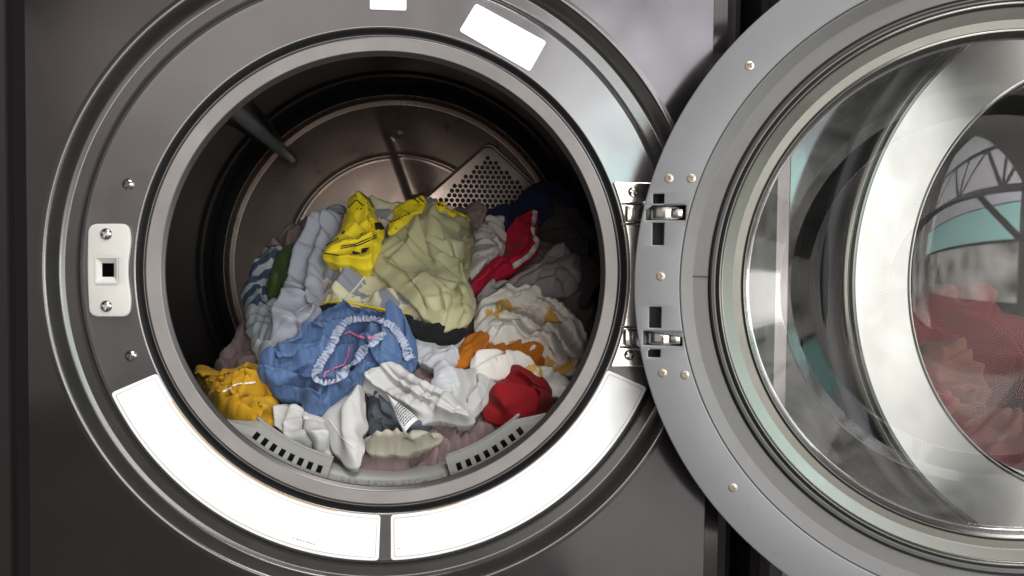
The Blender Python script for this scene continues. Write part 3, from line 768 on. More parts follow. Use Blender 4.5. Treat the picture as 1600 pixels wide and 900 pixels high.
def ribbon(name, o, path, w, mat, off=.0012, step=2.0, parent=True, thick=.0008):
    """a strip of trim lying on a garment"""
    pts = []
    for (x0, y0), (x1, y1) in zip(path[:-1], path[1:]):
        m = max(1, int(math.hypot(x1-x0, y1-y0)/step))
        pts += [(x0+(x1-x0)*k/m, y0+(y1-y0)*k/m) for k in range(m)]
    pts.append(path[-1]); P = []; N = []
    for q in pts:
        p, n = hit(o, q[0], q[1], off)
        if p is not None: P.append(np.array(p)); N.append(np.array(n))
    if len(P) < 2: return None
    P = np.array(P); N = np.array(N)
    if len(P) > 4:
        for _ in range(2): P[1:-1] = .5*P[1:-1]+.25*(P[:-2]+P[2:]); N[1:-1] = .5*N[1:-1]+.25*(N[:-2]+N[2:])
    vs = []; fs = []
    for i in range(len(P)):
        t = P[min(i+1, len(P)-1)]-P[max(i-1, 0)]; t /= np.linalg.norm(t)+1e-9; nn = N[i]/np.linalg.norm(N[i]); s = np.cross(t, nn)
        vs += [P[i]-s*w/2-nn*thick, P[i]-s*w*.4, P[i]+nn*thick*.4, P[i]+s*w*.4, P[i]+s*w/2-nn*thick]
    for i in range(len(P)-1):
        for k in range(4): fs.append((i*5+k, i*5+k+1, i*5+6+k, i*5+5+k))
    return link(name, mesh(name, vs, fs), mat, o if parent else None)
def dashes(name, o, path, w, mat, on=3.0, gap=2.5, off=.0012):
    """a run of stitches, joined into one strip of trim"""
    acc = []; fs = []
    for (x0, y0), (x1, y1) in zip(path[:-1], path[1:]):
        L = math.hypot(x1-x0, y1-y0); s = 0
        while s < L:
            e = min(L, s+on); q0 = (x0+(x1-x0)*s/L, y0+(y1-y0)*s/L); q1 = (x0+(x1-x0)*e/L, y0+(y1-y0)*e/L)
            a, na = hit(o, *q0, off); b, nb2 = hit(o, *q1, off)
            if a is not None and b is not None and (a-b).length < .02:
                t = (b-a); 
                if t.length > 1e-6:
                    sd = t.normalized().cross(na)*w/2; i = len(acc); acc += [a-sd, a+sd, b+sd, b-sd, a-sd-na*.001, a+sd-na*.001, b+sd-na*.001, b-sd-na*.001]
                    fs += [(i, i+1, i+2, i+3), (i, i+4, i+5, i+1), (i+1, i+5, i+6, i+2), (i+2, i+6, i+7, i+3), (i+3, i+7, i+4, i)]
            s += on+gap
    if acc:
        q_ = link(name, mesh(name, acc, fs, False), mat, o); q_['kind'] = 'stuff'; return q_

def fabric(name, col, col2=None, mode=None, rough=.85, weave=900., sheen=.05, var=.12, crease=.25, scale=60., thr=(.5, .54), col3=None, seed=0.0):
    k = NT(name); p = k.n('ShaderNodeBsdfPrincipled', Base__Color=col, Roughness=rough)
    p.inputs['Sheen Weight'].default_value = sheen; p.inputs['Sheen Roughness'].default_value = .6; p.inputs['Specular IOR Level'].default_value = .25
    at_ = k.n('ShaderNodeAttribute', _attribute_name='cloth'); mp = k.n('ShaderNodeMapping'); mp.inputs['Location'].default_value = (seed*1.7, seed*.9, seed)
    k.l(at_.outputs['Vector'], mp.inputs['Vector']); vec = mp.outputs[0]
    def mix(fac, a, b):
        m = k.n('ShaderNodeMix', _data_type='RGBA')
        k.l(fac, m.inputs['Factor'])
        for s_, q in (('A', a), ('B', b)):
            if isinstance(q, tuple): m.inputs[s_].default_value = q
            else: k.l(q, m.inputs[s_])
        return m.outputs['Result']
    n = k.n('ShaderNodeTexNoise', Scale=28., Detail=6., Roughness=.6); k.l(vec, n.inputs['Vector'])
    cur = mix(n.outputs[0], tuple(min(1, c*(1+var)) for c in col[:3])+(1,), tuple(c*(1-var) for c in col[:3])+(1,))
    def mask(src, lo, hi):
        m = k.n('ShaderNodeMapRange', _interpolation_type='SMOOTHSTEP'); m.inputs[1].default_value = lo; m.inputs[2].default_value = hi; k.l(src, m.inputs[0]); return m.outputs[0]
    if mode in ('camo', 'floral', 'blot'):
        a = k.n('ShaderNodeTexNoise', Scale=scale, Detail=3., Roughness=.55, Distortion=.6); k.l(vec, a.inputs['Vector'])
        cur = mix(mask(a.outputs[0], *thr), cur, col2)
        if col3:
            b = k.n('ShaderNodeTexNoise', Scale=scale*1.3, Detail=2., Distortion=.8); m2 = k.n('ShaderNodeMapping'); m2.inputs['Location'].default_value = (3.1, 5.2, 1.); k.l(vec, m2.inputs['Vector']); k.l(m2.outputs[0], b.inputs['Vector'])
            cur = mix(mask(b.outputs[0], thr[0]+.06, thr[1]+.06), cur, col3)
    if mode == 'stripe':
        w_ = k.n('ShaderNodeTexWave', Scale=scale, Distortion=.6, Detail=1.); mm = k.n('ShaderNodeMapping'); mm.inputs['Rotation'].default_value = (0, 0, .9); k.l(vec, mm.inputs['Vector']); k.l(mm.outputs[0], w_.inputs['Vector'])
        cur = mix(mask(w_.outputs[0], *thr), cur, col2)
    if mode == 'denim':
        w_ = k.n('ShaderNodeTexNoise', Scale=260., Detail=3.); mm = k.n('ShaderNodeMapping'); mm.inputs['Scale'].default_value = (1, .25, 1); k.l(vec, mm.inputs['Vector']); k.l(mm.outputs[0], w_.inputs['Vector'])
        cur = mix(mask(w_.outputs[0], .42, .7), cur, col2)
    k.l(cur, p.inputs['Base Color'])
    wv = k.n('ShaderNodeTexNoise', Scale=weave, Detail=2.); k.l(vec, wv.inputs['Vector'])
    cr = k.n('ShaderNodeTexNoise', _noise_type='RIDGED_MULTIFRACTAL', Scale=26., Detail=3., Roughness=.5, Distortion=.8); k.l(vec, cr.inputs['Vector'])
    b1 = k.n('ShaderNodeBump', Strength=crease*.6, Distance=.003); k.l(cr.outputs[0], b1.inputs['Height'])
    b2 = k.n('ShaderNodeBump', Strength=.25, Distance=.0005); k.l(wv.outputs[0], b2.inputs['Height']); k.l(b1.outputs[0], b2.inputs['Normal'])
    k.l(b2.outputs[0], p.inputs['Normal']); k.l(p.outputs[0], k.out.inputs[0]); return k.m

f_white = fabric('cloth_white', (.46, .456, .448, 1), crease=.2)
f_white2 = fabric('cloth_white_cool', (.48, .49, .515, 1), crease=.2, seed=2.)
f_offwhite = fabric('cloth_offwhite', (.60, .58, .55, 1), crease=.3, seed=3.)
f_lilac = fabric('cloth_lilac_grey', (.33, .335, .39, 1), crease=.15, seed=4.)
f_teal = fabric('cloth_pale_teal_grey', (.36, .41, .42, 1), crease=.3, seed=5.)
f_yellow = fabric('cloth_yellow', (.85, .66, .02, 1), (.09, .065, .008, 1), 'blot', scale=95., thr=(.645, .675), crease=.2, rough=.6, seed=6.)
f_camo = fabric('cloth_camouflage', (.62, .575, .39, 1), (.25, .255, .30, 1), 'camo', scale=38., thr=(.52, .545), rough=.5, crease=.25, seed=7.)
f_khaki = fabric('cloth_khaki_lining', (.50, .47, .27, 1), (.56, .53, .34, 1), 'camo', scale=14., thr=(.45, .6), rough=.42, crease=.4, seed=8.)
f_olive_camo = fabric('cloth_olive_camouflage', (.32, .29, .15, 1), (.22, .23, .24, 1), 'camo', scale=34., thr=(.55, .58), rough=.5, seed=9.)
f_black = fabric('cloth_black', (.008, .008, .009, 1), var=.3, crease=.3)
f_denim = fabric('cloth_denim', (.062, .112, .235, 1), (.10, .16, .29, 1), 'denim', crease=.15, var=.25, seed=10.)
f_elastic = fabric('cloth_elastic', (.40, .43, .53, 1), (.10, .14, .28, 1), 'denim', crease=.2, var=.25)
f_green = fabric('cloth_olive_green', (.035, .06, .012, 1), var=.2, seed=11.)
f_stripe = fabric('cloth_blue_striped', (.25, .29, .31, 1), (.03, .045, .075, 1), 'stripe', scale=19., thr=(.42, .5), seed=12.)
f_mustard = fabric('cloth_mustard', (.40, .215, .006, 1), var=.15, crease=.4, seed=13.)
f_red = fabric('cloth_red', (.21, .002, .006, 1), var=.2, crease=.3, seed=14.)
f_pink = fabric('cloth_crimson', (.45, .006, .035, 1), (.32, .02, .08, 1), 'blot', scale=22., thr=(.5, .7), crease=.2, seed=15., rough=.6)
f_slate = fabric('cloth_slate', (.075, .085, .105, 1), var=.25, weave=600., crease=.3, seed=16.)
f_grey = fabric('cloth_light_grey', (.42, .42, .41, 1), var=.1, crease=.15, seed=17.)
f_beige = fabric('cloth_beige', (.36, .33, .27, 1), var=.12, crease=.35, seed=18.)
f_mauve = fabric('cloth_mauve', (.17, .12, .122, 1), var=.15, crease=.5, seed=19.)
f_floral = fabric('cloth_floral', (.76, .73, .68, 1), (.62, .38, .09, 1), 'floral', scale=30., thr=(.60, .645), col3=(.45, .16, .02, 1), crease=.35, seed=20.)
f_orange = fabric('cloth_orange', (.42, .13, .008, 1), var=.2, crease=.5, seed=21.)
f_navy = fabric('cloth_navy', (.012, .018, .06, 1), var=.4, crease=.4, seed=22.)
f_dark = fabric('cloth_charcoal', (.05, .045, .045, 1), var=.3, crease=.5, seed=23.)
f_brown = fabric('cloth_taupe', (.26, .21, .19, 1), var=.2, crease=.5, seed=24.)
f_pinkpile = fabric('cloth_pink', (.62, .20, .20, 1), (.45, .10, .11, 1), 'blot', scale=20., thr=(.45, .6), crease=.5, seed=25.)
m_stitch = simple('black_thread', (.012, .012, .012, 1), 0, .8); m_white_thread = simple('white_thread', (.75, .74, .7, 1), 0, .8)
m_pink_thread = simple('pink_thread', (.62, .16, .32, 1), 0, .8); m_tag = simple('care_tag', (.68, .69, .7, 1), 0, .6)

def G(name, label, cat, poly, mat, **kw):
    o = sheet(name, poly, mat, **kw); tag(o, label, cat, 'laundry heaped in the drum'); return o

# underlay that fills the heap, its mauve darkened to shade the gaps
G('mauve_sheet', 'crumpled mauve cloth at the bottom of the heap above the filter', 'cloth',
  [(300, 600), (330, 560), (380, 480), (400, 400), (480, 340), (560, 320), (700, 335), (840, 320), (925, 380), (935, 470), (925, 560), (890, 620), (830, 670), (760, 712), (690, 738), (600, 745), (520, 735), (440, 700), (370, 660)],
  f_mauve, lift=-.024, T=.012, full=.38, ang=1.1, amp=.006, wl=.016, seed=3, g=.0026, skirt=.10)
G('taupe_rag', 'small taupe rag wedged between khaki cloth and the vent', 'cloth', [(722, 316), (745, 306), (764, 322), (760, 352), (748, 372), (738, 360), (734, 335)], f_brown, lift=.004, T=.018, full=.3, seed=12, amp=.006)
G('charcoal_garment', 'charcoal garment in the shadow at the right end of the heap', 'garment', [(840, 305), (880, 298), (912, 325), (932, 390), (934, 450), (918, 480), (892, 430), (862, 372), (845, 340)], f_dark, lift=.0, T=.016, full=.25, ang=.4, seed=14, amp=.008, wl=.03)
G('navy_garment', 'navy blue garment tucked below the vent', 'garment', [(756, 312), (790, 308), (812, 298), (828, 280), (856, 278), (884, 294), (902, 330), (870, 345), (840, 338), (800, 345), (772, 350), (758, 335)], f_navy, lift=.006, T=.02, full=.25, seed=16, amp=.008)
G('striped_garment', 'pale and dark blue striped garment at the left wall of the drum', 'garment', [(405, 383), (430, 377), (452, 383), (432, 402), (414, 432), (410, 458), (394, 478), (374, 474), (370, 452), (384, 424)], f_stripe, lift=.004, T=.018, full=.22, ang=.5, seed=18, amp=.006)
G('pale_cloth', 'pale teal grey cloth under the striped one by the left wall', 'cloth', [(376, 470), (400, 460), (432, 455), (452, 470), (430, 520), (405, 560), (392, 545), (382, 505)], f_teal, lift=.002, T=.016, full=.25, ang=.9, seed=19, amp=.006)
G('olive_green_garment', 'dark olive green garment beside the striped cloth', 'garment', [(440, 388), (468, 384), (462, 410), (446, 442), (434, 466), (418, 460), (414, 440), (424, 408)], f_green, lift=.012, T=.014, full=.15, seed=20, amp=.004)
lil = G('lilac_grey_shirt', 'lilac grey shirt hanging down the left of the heap', 'shirt',
  [(482, 342), (496, 322), (522, 311), (542, 314), (545, 350), (525, 380), (512, 420), (508, 470), (512, 500), (478, 530), (440, 552), (402, 572), (398, 542), (420, 500), (436, 455), (446, 415), (462, 385), (488, 362)],
  f_lilac, lift=.012, T=.02, full=.12, ang=.35, amp=.006, wl=.034, stretch=5, seed=21, ridges=[([(505, 345), (480, 400), (455, 470), (425, 540)], .012, .010), ([(525, 340), (500, 420), (485, 500)], .010, .010), ([(460, 480), (495, 462)], .005, .005), ([(440, 530), (490, 490)], .007, .006)])
ribbon('seam', lil, [(498, 470), (475, 480), (445, 500), (415, 545)], .0022, f_lilac, .0008)
G('grey_garment', 'grey bunched garment below the crimson cloth at the right', 'garment', [(742, 455), (770, 440), (800, 432), (842, 425), (852, 395), (868, 375), (898, 402), (918, 438), (900, 455), (870, 462), (820, 455), (780, 462), (752, 468)], fabric('cloth_warm_grey', (.34, .31, .32, 1), crease=.2, seed=31.), lift=.01, T=.02, full=.2, ang=1.2, amp=.006, wl=.022, seed=23, ridges=[([(755, 455), (800, 440), (850, 430)], .01, .006), ([(850, 425), (885, 425), (910, 440)], .01, .009)])
G('white_blouse', 'white blouse with its folded hem left of the crimson cloth', 'blouse', [(740, 352), (762, 330), (778, 326), (796, 345), (800, 385), (782, 398), (766, 412), (748, 430), (732, 425), (738, 390)], f_offwhite, lift=.010, T=.02, full=.2, ang=.2, seed=25, amp=.006, ridges=[([(770, 335), (778, 395)], .012, .008), ([(738, 392), (765, 400)], .008, .005)])
pk = G('crimson_garment', 'crimson and pink garment lying across white cloth below the vent', 'garment',
  [(727, 442), (745, 424), (766, 404), (796, 390), (796, 350), (806, 334), (826, 326), (843, 313), (848, 335), (836, 362), (842, 382), (838, 396), (818, 412), (795, 424), (765, 432), (742, 448)],
  f_pink, lift=.026, T=.014, full=.14, ang=1.0, amp=.005, wl=.02, seed=27, ridges=[([(735, 438), (790, 405), (830, 365)], .009, .008), ([(805, 345), (815, 385)], .006, .005)])
ribbon('white_edging', pk, [(836, 330), (832, 362), (840, 380), (828, 398), (800, 418)], .007, f_offwhite, .0016)
fl1 = G('floral_sheet', 'white floral cloth with orange blots at the right of the heap', 'cloth',
  [(742, 466), (768, 452), (800, 447), (842, 456), (880, 470), (912, 498), (926, 530), (915, 565), (900, 585), (868, 578), (835, 558), (800, 540), (765, 533), (745, 510), (740, 488)],
  f_floral, lift=.014, T=.026, full=.14, ang=1.9, amp=.005, wl=.02, stretch=4, seed=29, ridges=[([(748, 470), (790, 462), (840, 470), (885, 500), (915, 540)], 0.008, 0.007), ([(752, 490), (800, 490), (850, 510), (895, 550)], 0.008, 0.007), ([(758, 510), (800, 512), (845, 535), (880, 565)], 0.009, 0.007), ([(790, 452), (850, 462), (900, 495), (922, 530)], 0.009, 0.006)])
G('orange_garment', 'burnt orange garment peeping out under the floral sheet', 'garment', [(722, 518), (745, 522), (768, 534), (795, 538), (825, 542), (856, 562), (838, 572), (800, 562), (765, 552), (736, 562), (705, 570), (718, 545)], f_orange, lift=.012, T=.016, full=.35, ang=.7, amp=.006, wl=.014, seed=31)
G('floral_scarf', 'twisted strip of floral cloth between orange and red garments', 'cloth', [(734, 552), (762, 538), (790, 546), (815, 562), (850, 574), (898, 580), (905, 596), (878, 616), (845, 600), (808, 590), (770, 585), (740, 575)], f_floral, lift=.022, T=.018, full=.22, ang=1.9, amp=.007, wl=.016, stretch=5, seed=33)
G('red_garment', 'plain deep red garment at the lower right of the heap', 'garment', [(774, 586), (800, 580), (835, 590), (872, 610), (866, 632), (848, 655), (812, 664), (780, 660), (752, 645), (762, 612)], f_red, lift=.012, T=.03, full=.10, ang=.7, amp=.004, wl=.036, ridges=[([(795, 590), (830, 620), (838, 652)], 0.008, 0.008), ([(768, 612), (792, 652)], 0.008, 0.008), ([(840, 600), (858, 630)], 0.007, 0.007)], seed=35)
G('white_gathered_cloth', 'white gathered cloth under the black waistband', 'cloth', [(648, 525), (690, 520), (726, 518), (728, 545), (712, 564), (690, 570), (660, 560), (646, 545)], f_white2, lift=.008, T=.016, full=.3, ang=1.3, amp=.006, wl=.012, seed=37)
kk = G('camouflage_garment', 'cream and grey camouflage garment left of the khaki cloth', 'garment',
  [(498, 470), (502, 432), (512, 402), (530, 345), (548, 318), (575, 304), (618, 306), (655, 312), (700, 326), (738, 345), (738, 440), (700, 480), (668, 502), (620, 492), (560, 482), (512, 478)],
  f_camo, lift=.018, T=.022, full=.12, ang=.6, amp=.006, wl=.03, stretch=3, seed=39, ridges=[([(582, 412), (545, 445), (520, 470)], .008, .006), ([(640, 460), (615, 470), (575, 478)], .010, .009), ([(560, 425), (530, 440)], .006, .006)])
ribbon('seam', kk, [(580, 417), (560, 445), (537, 470)], .0026, f_offwhite, .0012)
kh = G('khaki_garment', 'shiny khaki garment spread on top in the middle of the heap', 'garment',
  [(640, 332), (668, 318), (684, 320), (702, 334), (724, 345), (735, 372), (726, 402), (728, 425), (745, 452), (744, 486), (728, 500), (700, 506), (668, 497), (645, 470), (612, 440), (580, 412), (588, 384), (612, 355)],
  f_khaki, lift=.054, T=.016, full=.10, ang=.5, amp=.0034, wl=.034, stretch=2.5, seed=41, ridges=[([(655, 340), (640, 380), (620, 410)], 0.006, 0.009), ([(690, 345), (700, 380), (720, 400), (726, 440)], 0.007, 0.008), ([(660, 430), (690, 470), (700, 500)], 0.006, 0.009), ([(600, 400), (650, 440), (680, 490)], 0.007, 0.009), ([(715, 455), (735, 490)], 0.008, 0.007), ([(670, 330), (672, 380), (690, 420)], 0.005, 0.01)])
G('olive_camouflage_garment', 'olive camouflage cloth along the right edge of the khaki one', 'garment', [(684, 320), (706, 328), (738, 336), (742, 372), (738, 408), (728, 418), (722, 392), (718, 372), (700, 348)], f_olive_camo, lift=.056, T=.008, full=.12, seed=43, amp=.004)
yl = G('yellow_garment', 'bright yellow garment with black stitching on top of the heap', 'garment',
  [(548, 300), (560, 292), (573, 298), (584, 322), (600, 352), (596, 374), (586, 392), (580, 412), (560, 411), (530, 408), (503, 400), (506, 384), (526, 368), (536, 348), (540, 322)],
  f_yellow, lift=.062, T=.014, full=.14, ang=.3, amp=.005, wl=.024, seed=45, dents=[([(560, 320), (582, 368), (570, 380), (535, 384), (540, 350)], .007)], ridges=[([(560, 300), (580, 330), (597, 358)], .008, .006), ([(505, 394), (545, 385), (590, 370)], .005, .005), ([(507, 404), (560, 408), (582, 405)], .006, .005)])
yl2 = G('yellow_strap', 'folded yellow and black strap on the crest of the heap', 'strap', [(604, 352), (612, 332), (618, 306), (634, 300), (660, 302), (672, 314), (664, 326), (640, 334), (622, 346)], f_yellow, lift=.062, T=.013, full=.14, ang=.8, seed=47, amp=.004)
yl3 = G('yellow_trim', 'narrow yellow band behind the top edge of the khaki cloth', 'trim', [(668, 312), (690, 316), (732, 328), (738, 335), (718, 337), (694, 331), (672, 322)], f_yellow, lift=.064, T=.010, full=.1, seed=49, amp=.003)
for path in ([(572, 302), (582, 322), (597, 352)], [(507, 386), (530, 372)]): dashes('stitching', yl, path, .0022, m_stitch, 2.5, 2.2)
for path in ([(533, 384), (560, 380), (588, 367)], [(532, 388), (560, 384), (588, 371)], [(545, 325), (557, 312), (568, 322)], [(508, 396), (530, 400)]): ribbon('black_piping', yl, path, .0013, m_stitch)
for path, w in (([(586, 354), (599, 353)], .0105), ([(551, 396), (560, 396)], .008), ([(566, 393), (576, 391)], .009)): ribbon('black_tab', yl, path, w, m_stitch, .0016)
for path in ([(644, 306), (655, 318)], [(650, 304), (662, 316)]): ribbon('black_piping', yl2, path, .0014, m_stitch)
ribbon('black_tab', yl2, [(618, 318), (628, 312)], .010, m_stitch, .0016); dashes('stitching', yl2, [(607, 350), (640, 333)], .002, m_stitch, 2.5, 2.2)
dashes('stitching', yl3, [(680, 318), (728, 332)], .0022, m_stitch, 3, 2.2)
ribbon('yellow_piping', kk, [(500, 473), (530, 470), (570, 478), (600, 484), (640, 492)], .003, f_yellow, .0014)
G('black_waistband', 'black waistband between the khaki cloth and the blue shorts', 'waistband', [(497, 474), (520, 470), (560, 476), (600, 486), (650, 498), (700, 510), (732, 506), (734, 516), (722, 524), (690, 526), (650, 518), (610, 502), (560, 492), (500, 488)], f_black, lift=.036, T=.014, full=.08, seed=51, amp=.002)
dn = G('blue_shorts', 'blue chambray shorts with a white elastic waistband', 'shorts',
  [(490, 492), (520, 484), (560, 486), (605, 494), (635, 506), (652, 522), (655, 552), (646, 568), (610, 572), (582, 570), (566, 592), (536, 612), (508, 634), (482, 640), (468, 628), (464, 612), (430, 608), (402, 596), (388, 580), (400, 562), (430, 536), (465, 516)],
  f_denim, lift=.028, T=.026, full=.2, ang=1.75, amp=.010, wl=.02, stretch=4, seed=53, dents=[([(528, 512), (560, 503), (598, 506), (594, 524), (572, 536), (558, 560), (532, 588), (506, 596), (498, 580), (512, 550)], .022)],
  ridges=[([(395, 578), (430, 558), (480, 545), (505, 535)], 0.01, 0.007), ([(400, 590), (440, 575), (485, 565)], 0.009, 0.006), ([(410, 600), (450, 592), (488, 588)], 0.01, 0.007), ([(430, 540), (470, 522), (510, 510)], 0.01, 0.007), ([(480, 625), (500, 606), (530, 604), (560, 588)], 0.01, 0.007), ([(492, 632), (530, 614), (562, 594)], 0.008, 0.006), ([(644, 520), (650, 560)], 0.009, 0.006), ([(626, 512), (616, 540), (604, 564)], 0.009, 0.006), ([(580, 548), (600, 562)], 0.008, 0.006), ([(500, 495), (540, 490), (590, 494), (625, 506)], 0.01, 0.007)])
def waistband():
    path = [(642, 566), (634, 545), (622, 522), (606, 506), (586, 499), (562, 498), (540, 503), (528, 516), (520, 534), (508, 556), (497, 576), (496, 592), (507, 600), (526, 595), (545, 580), (560, 562), (570, 546), (586, 534), (600, 520)]
    P = np.array(path, float)
    for _ in range(3):
        Q = np.concatenate([P[:1], np.stack([.75*P[:-1]+.25*P[1:], .25*P[:-1]+.75*P[1:]], 1).reshape(-1, 2), P[-1:]]); P = Q
    seg = np.r_[0, np.cumsum(np.linalg.norm(np.diff(P, axis=0), axis=1))]; n = 420
    s = np.linspace(0, seg[-1], n); X = np.interp(s, seg, P[:, 0]); Y = np.interp(s, seg, P[:, 1])
    ab = np.array([on_pile(x, y+4) for x, y in zip(X, Y)]); C = pile_point(ab[:, 0], ab[:, 1], np.full(n, .057))
    rs = np.random.RandomState(4)
    for i in range(n):
        p_, n_ = hit(dn, X[i], Y[i], .0015)
        if p_ is not None: C[i] = np.array(p_)
    for _ in range(14): C[1:-1] = .5*C[1:-1]+.25*(C[:-2]+C[2:])
    jit = np.repeat(rs.rand(n//3+1), 3)[:n]
    cen = C.mean(0); nrm = np.array([0, -.68, .73]); vs = []; fs = []; m = 13
    rs = np.random.RandomState(4); ph = np.cumsum(.42+.12*rs.rand(n))
    for i in range(n):
        t = C[min(i+1, n-1)]-C[max(i-1, 0)]; t /= np.linalg.norm(t); o_ = np.cross(t, nrm); o_ /= np.linalg.norm(o_)
        rib = .0008*math.sin(ph[i]*1.9)
        for k in range(m):
            a = math.pi*(1.2*k/(m-1)-.1); R = .0050*(.8+.4*jit[i])
            vs.append(C[i]+o_*math.cos(a)*R+nrm*(math.sin(a)**.6 if math.sin(a) > 0 else math.sin(a))*(R*.3+rib*1.6)+nrm*.002)
    for i in range(n-1):
        for k in range(m-1): fs.append((i*m+k, i*m+k+1, i*m+m+k+1, i*m+m+k))
    me = mesh('elastic_waistband', vs, fs); at_ = me.attributes.new('cloth', 'FLOAT_VECTOR', 'POINT')
    at_.data.foreach_set('vector', np.array([(i*.0011, k*.0018, 0) for i in range(n) for k in range(m)], float).ravel())
    o = link('elastic_waistband', me, f_elastic, dn)
    # pink overlock thread inside the band
    pts = [p for p in ((535, 521), (545, 517), (556, 523), (566, 527), (578, 528), (590, 522), (583, 530))]
    for path in (pts, [(546, 544), (544, 558), (536, 570), (520, 576), (504, 588)]): 
        dashes('pink_stitching', dn, [(x+(0 if k % 2 else 1.6), y+(1.4 if k % 2 else -1.2)) for (x0, y0), (x1, y1) in zip(path[:-1], path[1:]) for k, (x, y) in enumerate([(x0+(x1-x0)*q/6, y0+(y1-y0)*q/6) for q in range(6)])], .0013, m_pink_thread, 3, .2, .0022)
waistband()
mu = G('mustard_garment', 'mustard yellow garment at the lower left of the heap', 'garment',
  [(292, 562), (312, 556), (335, 570), (365, 566), (396, 553), (400, 576), (412, 597), (427, 616), (430, 634), (429, 664), (414, 676), (380, 665), (352, 655), (334, 632), (316, 606), (298, 582)],
  f_mustard, lift=.016, T=.024, full=.22, ang=1.3, amp=.007, wl=.016, stretch=5, seed=55, ridges=[([(318, 606), (350, 595), (380, 590), (400, 592)], 0.009, 0.006), ([(325, 620), (355, 608), (385, 602), (402, 604)], 0.009, 0.006), ([(335, 632), (360, 620), (390, 614)], 0.009, 0.006), ([(345, 645), (352, 632), (362, 622), (385, 618)], 0.008, 0.006), ([(365, 655), (368, 635), (378, 626)], 0.008, 0.006), ([(395, 660), (400, 640), (415, 630)], 0.009, 0.008), ([(300, 575), (330, 585), (360, 580), (390, 565)], 0.009, 0.008)], dents=[([(398, 612), (412, 610), (414, 622), (400, 622)], .014)])
dashes('white_stitching', mu, [(348, 612), (370, 601), (398, 597)], .0016, m_white_thread, 6, .5)
G('white_vest', 'creased white vest below the blue shorts at the left', 'vest', [(424, 622), (450, 614), (475, 630), (504, 634), (512, 670), (520, 705), (500, 712), (465, 702), (436, 682), (426, 655)], f_white, lift=.006, T=.018, full=.14, ang=.1, amp=.008, wl=.022, stretch=6, ridges=[([(440, 625), (445, 690)], 0.01, 0.006), ([(462, 630), (462, 700)], 0.01, 0.006), ([(485, 640), (492, 705)], 0.01, 0.006)], seed=57)
wa = G('white_trouser_leg', 'white cloth point hanging over the filter mouth', 'garment', [(500, 640), (520, 622), (548, 602), (566, 592), (570, 612), (570, 650), (566, 700), (562, 724), (545, 726), (530, 706), (512, 680), (500, 660)], f_white, lift=.026, T=.018, full=.04, ang=.3, amp=.003, wl=.04, seed=59, ridges=[([(565, 605), (540, 650), (550, 715)], .006, .012)])
ribbon('seam', wa, [(514, 655), (534, 684), (560, 706)], .0012, f_offwhite, .0006)
sl = G('slate_garment', 'slate grey garment with a white care tag', 'garment', [(570, 606), (586, 599), (602, 612), (625, 625), (660, 640), (684, 650), (672, 668), (640, 676), (604, 674), (572, 668)], f_slate, lift=.014, T=.02, full=.14, ang=.6, amp=.006, wl=.022, seed=61, ridges=[([(575, 612), (592, 606), (605, 640), (622, 655)], 0.007, 0.005), ([(578, 635), (600, 655), (640, 668)], 0.007, 0.005), ([(575, 655), (610, 668), (660, 668)], 0.006, 0.005)])
G('beige_garment', 'beige garment under the slate one', 'garment', [(568, 672), (600, 670), (640, 678), (680, 668), (694, 680), (672, 696), (630, 704), (596, 706), (566, 704)], f_beige, lift=.02, T=.018, full=.24, ang=1.5, amp=.004, wl=.018, stretch=4, ridges=[([(572, 680), (610, 682), (650, 690), (688, 680)], 0.008, 0.005), ([(572, 694), (610, 696), (660, 694)], 0.008, 0.005)], seed=63)
G('white_scarf_fold', 'small white fold between gathered cloth and grey trousers', 'cloth', [(674, 584), (684, 560), (700, 556), (720, 572), (722, 595), (715, 616), (700, 606), (684, 596)], f_white2, lift=.024, T=.016, full=.16, ang=.4, amp=.005, wl=.016, seed=65)
gp = G('grey_trousers', 'light grey jersey trousers left of the red garment', 'trousers', [(690, 580), (720, 572), (750, 574), (777, 578), (776, 600), (764, 625), (744, 654), (726, 652), (710, 630), (700, 606)], f_grey, lift=.020, T=.014, full=.05, ang=.2, amp=.003, wl=.02, seed=67, ridges=[([(752, 580), (748, 610), (728, 640)], .005, .004)])
ribbon('seam', gp, [(770, 582), (760, 612), (740, 644)], .0016, f_grey, .0008)
ws = G('white_shirt', 'white twisted shirt lying across the front of the heap', 'shirt',
  [(566, 584), (585, 570), (605, 562), (628, 564), (655, 580), (685, 600), (712, 616), (720, 628), (738, 644), (742, 656), (722, 658), (690, 650), (664, 652), (640, 644), (616, 630), (602, 612), (590, 602), (567, 598)],
  f_white, lift=.034, T=.020, full=.12, ang=2.2, amp=.005, wl=.018, stretch=6, seed=69, ridges=[([(598, 570), (630, 590), (660, 615), (685, 632)], 0.008, 0.005), ([(612, 567), (645, 588), (675, 610), (700, 625)], 0.008, 0.005), ([(628, 570), (660, 592), (700, 617)], 0.008, 0.005), ([(585, 580), (610, 605), (640, 628), (662, 643)], 0.009, 0.006), ([(572, 590), (590, 588), (604, 602)], 0.008, 0.006), ([(680, 640), (710, 648), (738, 654)], 0.008, 0.005), ([(690, 630), (720, 638), (738, 648)], 0.006, 0.004)])
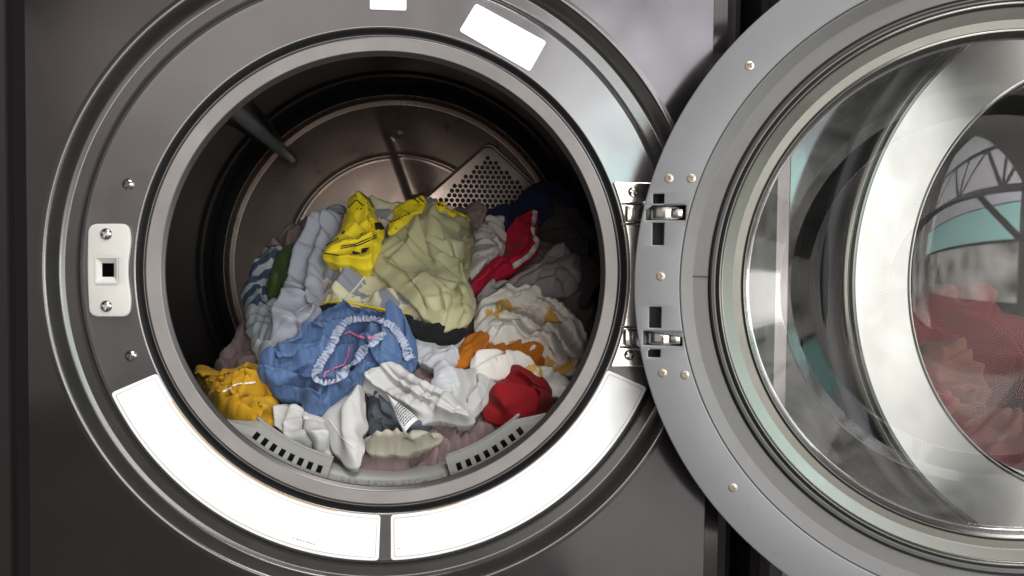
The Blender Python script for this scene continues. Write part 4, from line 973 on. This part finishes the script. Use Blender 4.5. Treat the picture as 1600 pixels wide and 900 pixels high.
# care tag
def care_tag():
    c = [on_pile(*q) for q in ((604, 618), (655, 656), (632, 678))]
    pr = [(604, 616, .052), (622, 628, .054), (640, 642, .056), (655, 655, .052)]; ql = [(606, 620, .052), (615, 640, .054), (623, 660, .054), (632, 677, .050)]
    def p3(x, y, h): h = h-.006; a, b = on_pile(x, y, h); return pile_point(np.array(a), np.array(b), np.array(h))
    R = [[p3(*p) for p in pr], [p3(*q) for q in ql]]; vs = []; fs = []; m = 7
    for i in range(4):
        for k in range(m):
            t = k/(m-1); q = R[0][i]*(1-t)+R[1][i]*t; vs.append(q+np.array([0, -.7, .7])*.003*math.sin(math.pi*t))
    for i in range(3):
        for k in range(m-1): fs.append((i*m+k, i*m+k+1, i*m+m+k+1, i*m+m+k))
    o = link('care_tag', mesh('care_tag', vs, fs), m_tag, sl); md = o.modifiers.new('s', 'SOLIDIFY'); md.thickness = .0006
    acc = []; ff = []; rs = random.Random(3)
    for row in range(9):
        s = .36+row*.062; t = .12
        while t < .86:
            w = rs.uniform(.04, .12); te = min(.9, t+w)
            def S_(s, t):
                f = s*3; i = min(2, int(f)); q0 = R[0][i]*(1-f+i)+R[0][i+1]*(f-i); q1 = R[1][i]*(1-f+i)+R[1][i+1]*(f-i)
                return q0*(1-t)+q1*t+np.array([0, -.7, .7])*(.003*math.sin(math.pi*t)+.0009)
            i = len(acc); acc += [S_(s, t), S_(s, te), S_(s+.03, te), S_(s+.03, t)]; ff.append((i, i+1, i+2, i+3)); t = te+rs.uniform(.02, .05)
    q_ = link('care_print', mesh('care_print', acc, ff, False), m_stitch, sl); q_['kind'] = 'stuff'
care_tag()
print('laundry', time.time()-T0)

# pink laundry behind the neighbour's window
def behind_window(name, label, cx, cz, y, w, h, mat, seed, ang):
    rs = random.Random(seed); poly = []
    for k in range(11):
        t = 2*math.pi*k/11; q = rs.uniform(.8, 1.1); poly.append((600+w*q*math.cos(t), 520-h*q*math.sin(t)))
    o = sheet(name, poly, mat, lift=.02, T=.05, full=.3, ang=ang, amp=.011, wl=.034, stretch=2.2, seed=seed, g=.0024)
    co = np.zeros(len(o.data.vertices)*3); o.data.vertices.foreach_get('co', co); c = co.reshape(-1, 3).mean(0)
    o.matrix_world = Matrix.Translation((.69+cx, y, cz)) @ Matrix.Rotation(math.radians(28), 4, 'X') @ Matrix.Translation(tuple(-c))
    tag(o, label, 'laundry', 'pink laundry in the neighbouring drum')
f_dusky = fabric('cloth_dusky_pink', (.42, .17, .16, 1), crease=.5, seed=41.); f_rose = fabric('cloth_rose', (.40, .05, .06, 1), crease=.5, seed=42.); f_salmon = fabric('cloth_salmon', (.45, .17, .13, 1), crease=.5, seed=43.)
behind_window('rose_sheet', 'rose red sheet at the back of the load behind the neighbouring window', -.02, -.10, .10, 165, 110, f_rose, 75, .4)
behind_window('salmon_garment', 'salmon garment in the middle behind the neighbouring window', -.10, -.12, .055, 80, 62, f_salmon, 77, 1.2)
behind_window('pink_towel', 'pink towel at the left of the load behind the neighbouring window', -.155, -.145, .03, 62, 60, f_pinkpile, 71, .8)
behind_window('pink_blanket', 'dusky pink blanket low behind the neighbouring window', -.06, -.18, .02, 90, 60, f_dusky, 73, 2.0)
behind_window('crimson_towel', 'darker red towel at the right behind the neighbouring window', .01, -.14, .03, 62, 55, f_red, 79, 1.6)
print('done', time.time()-T0)
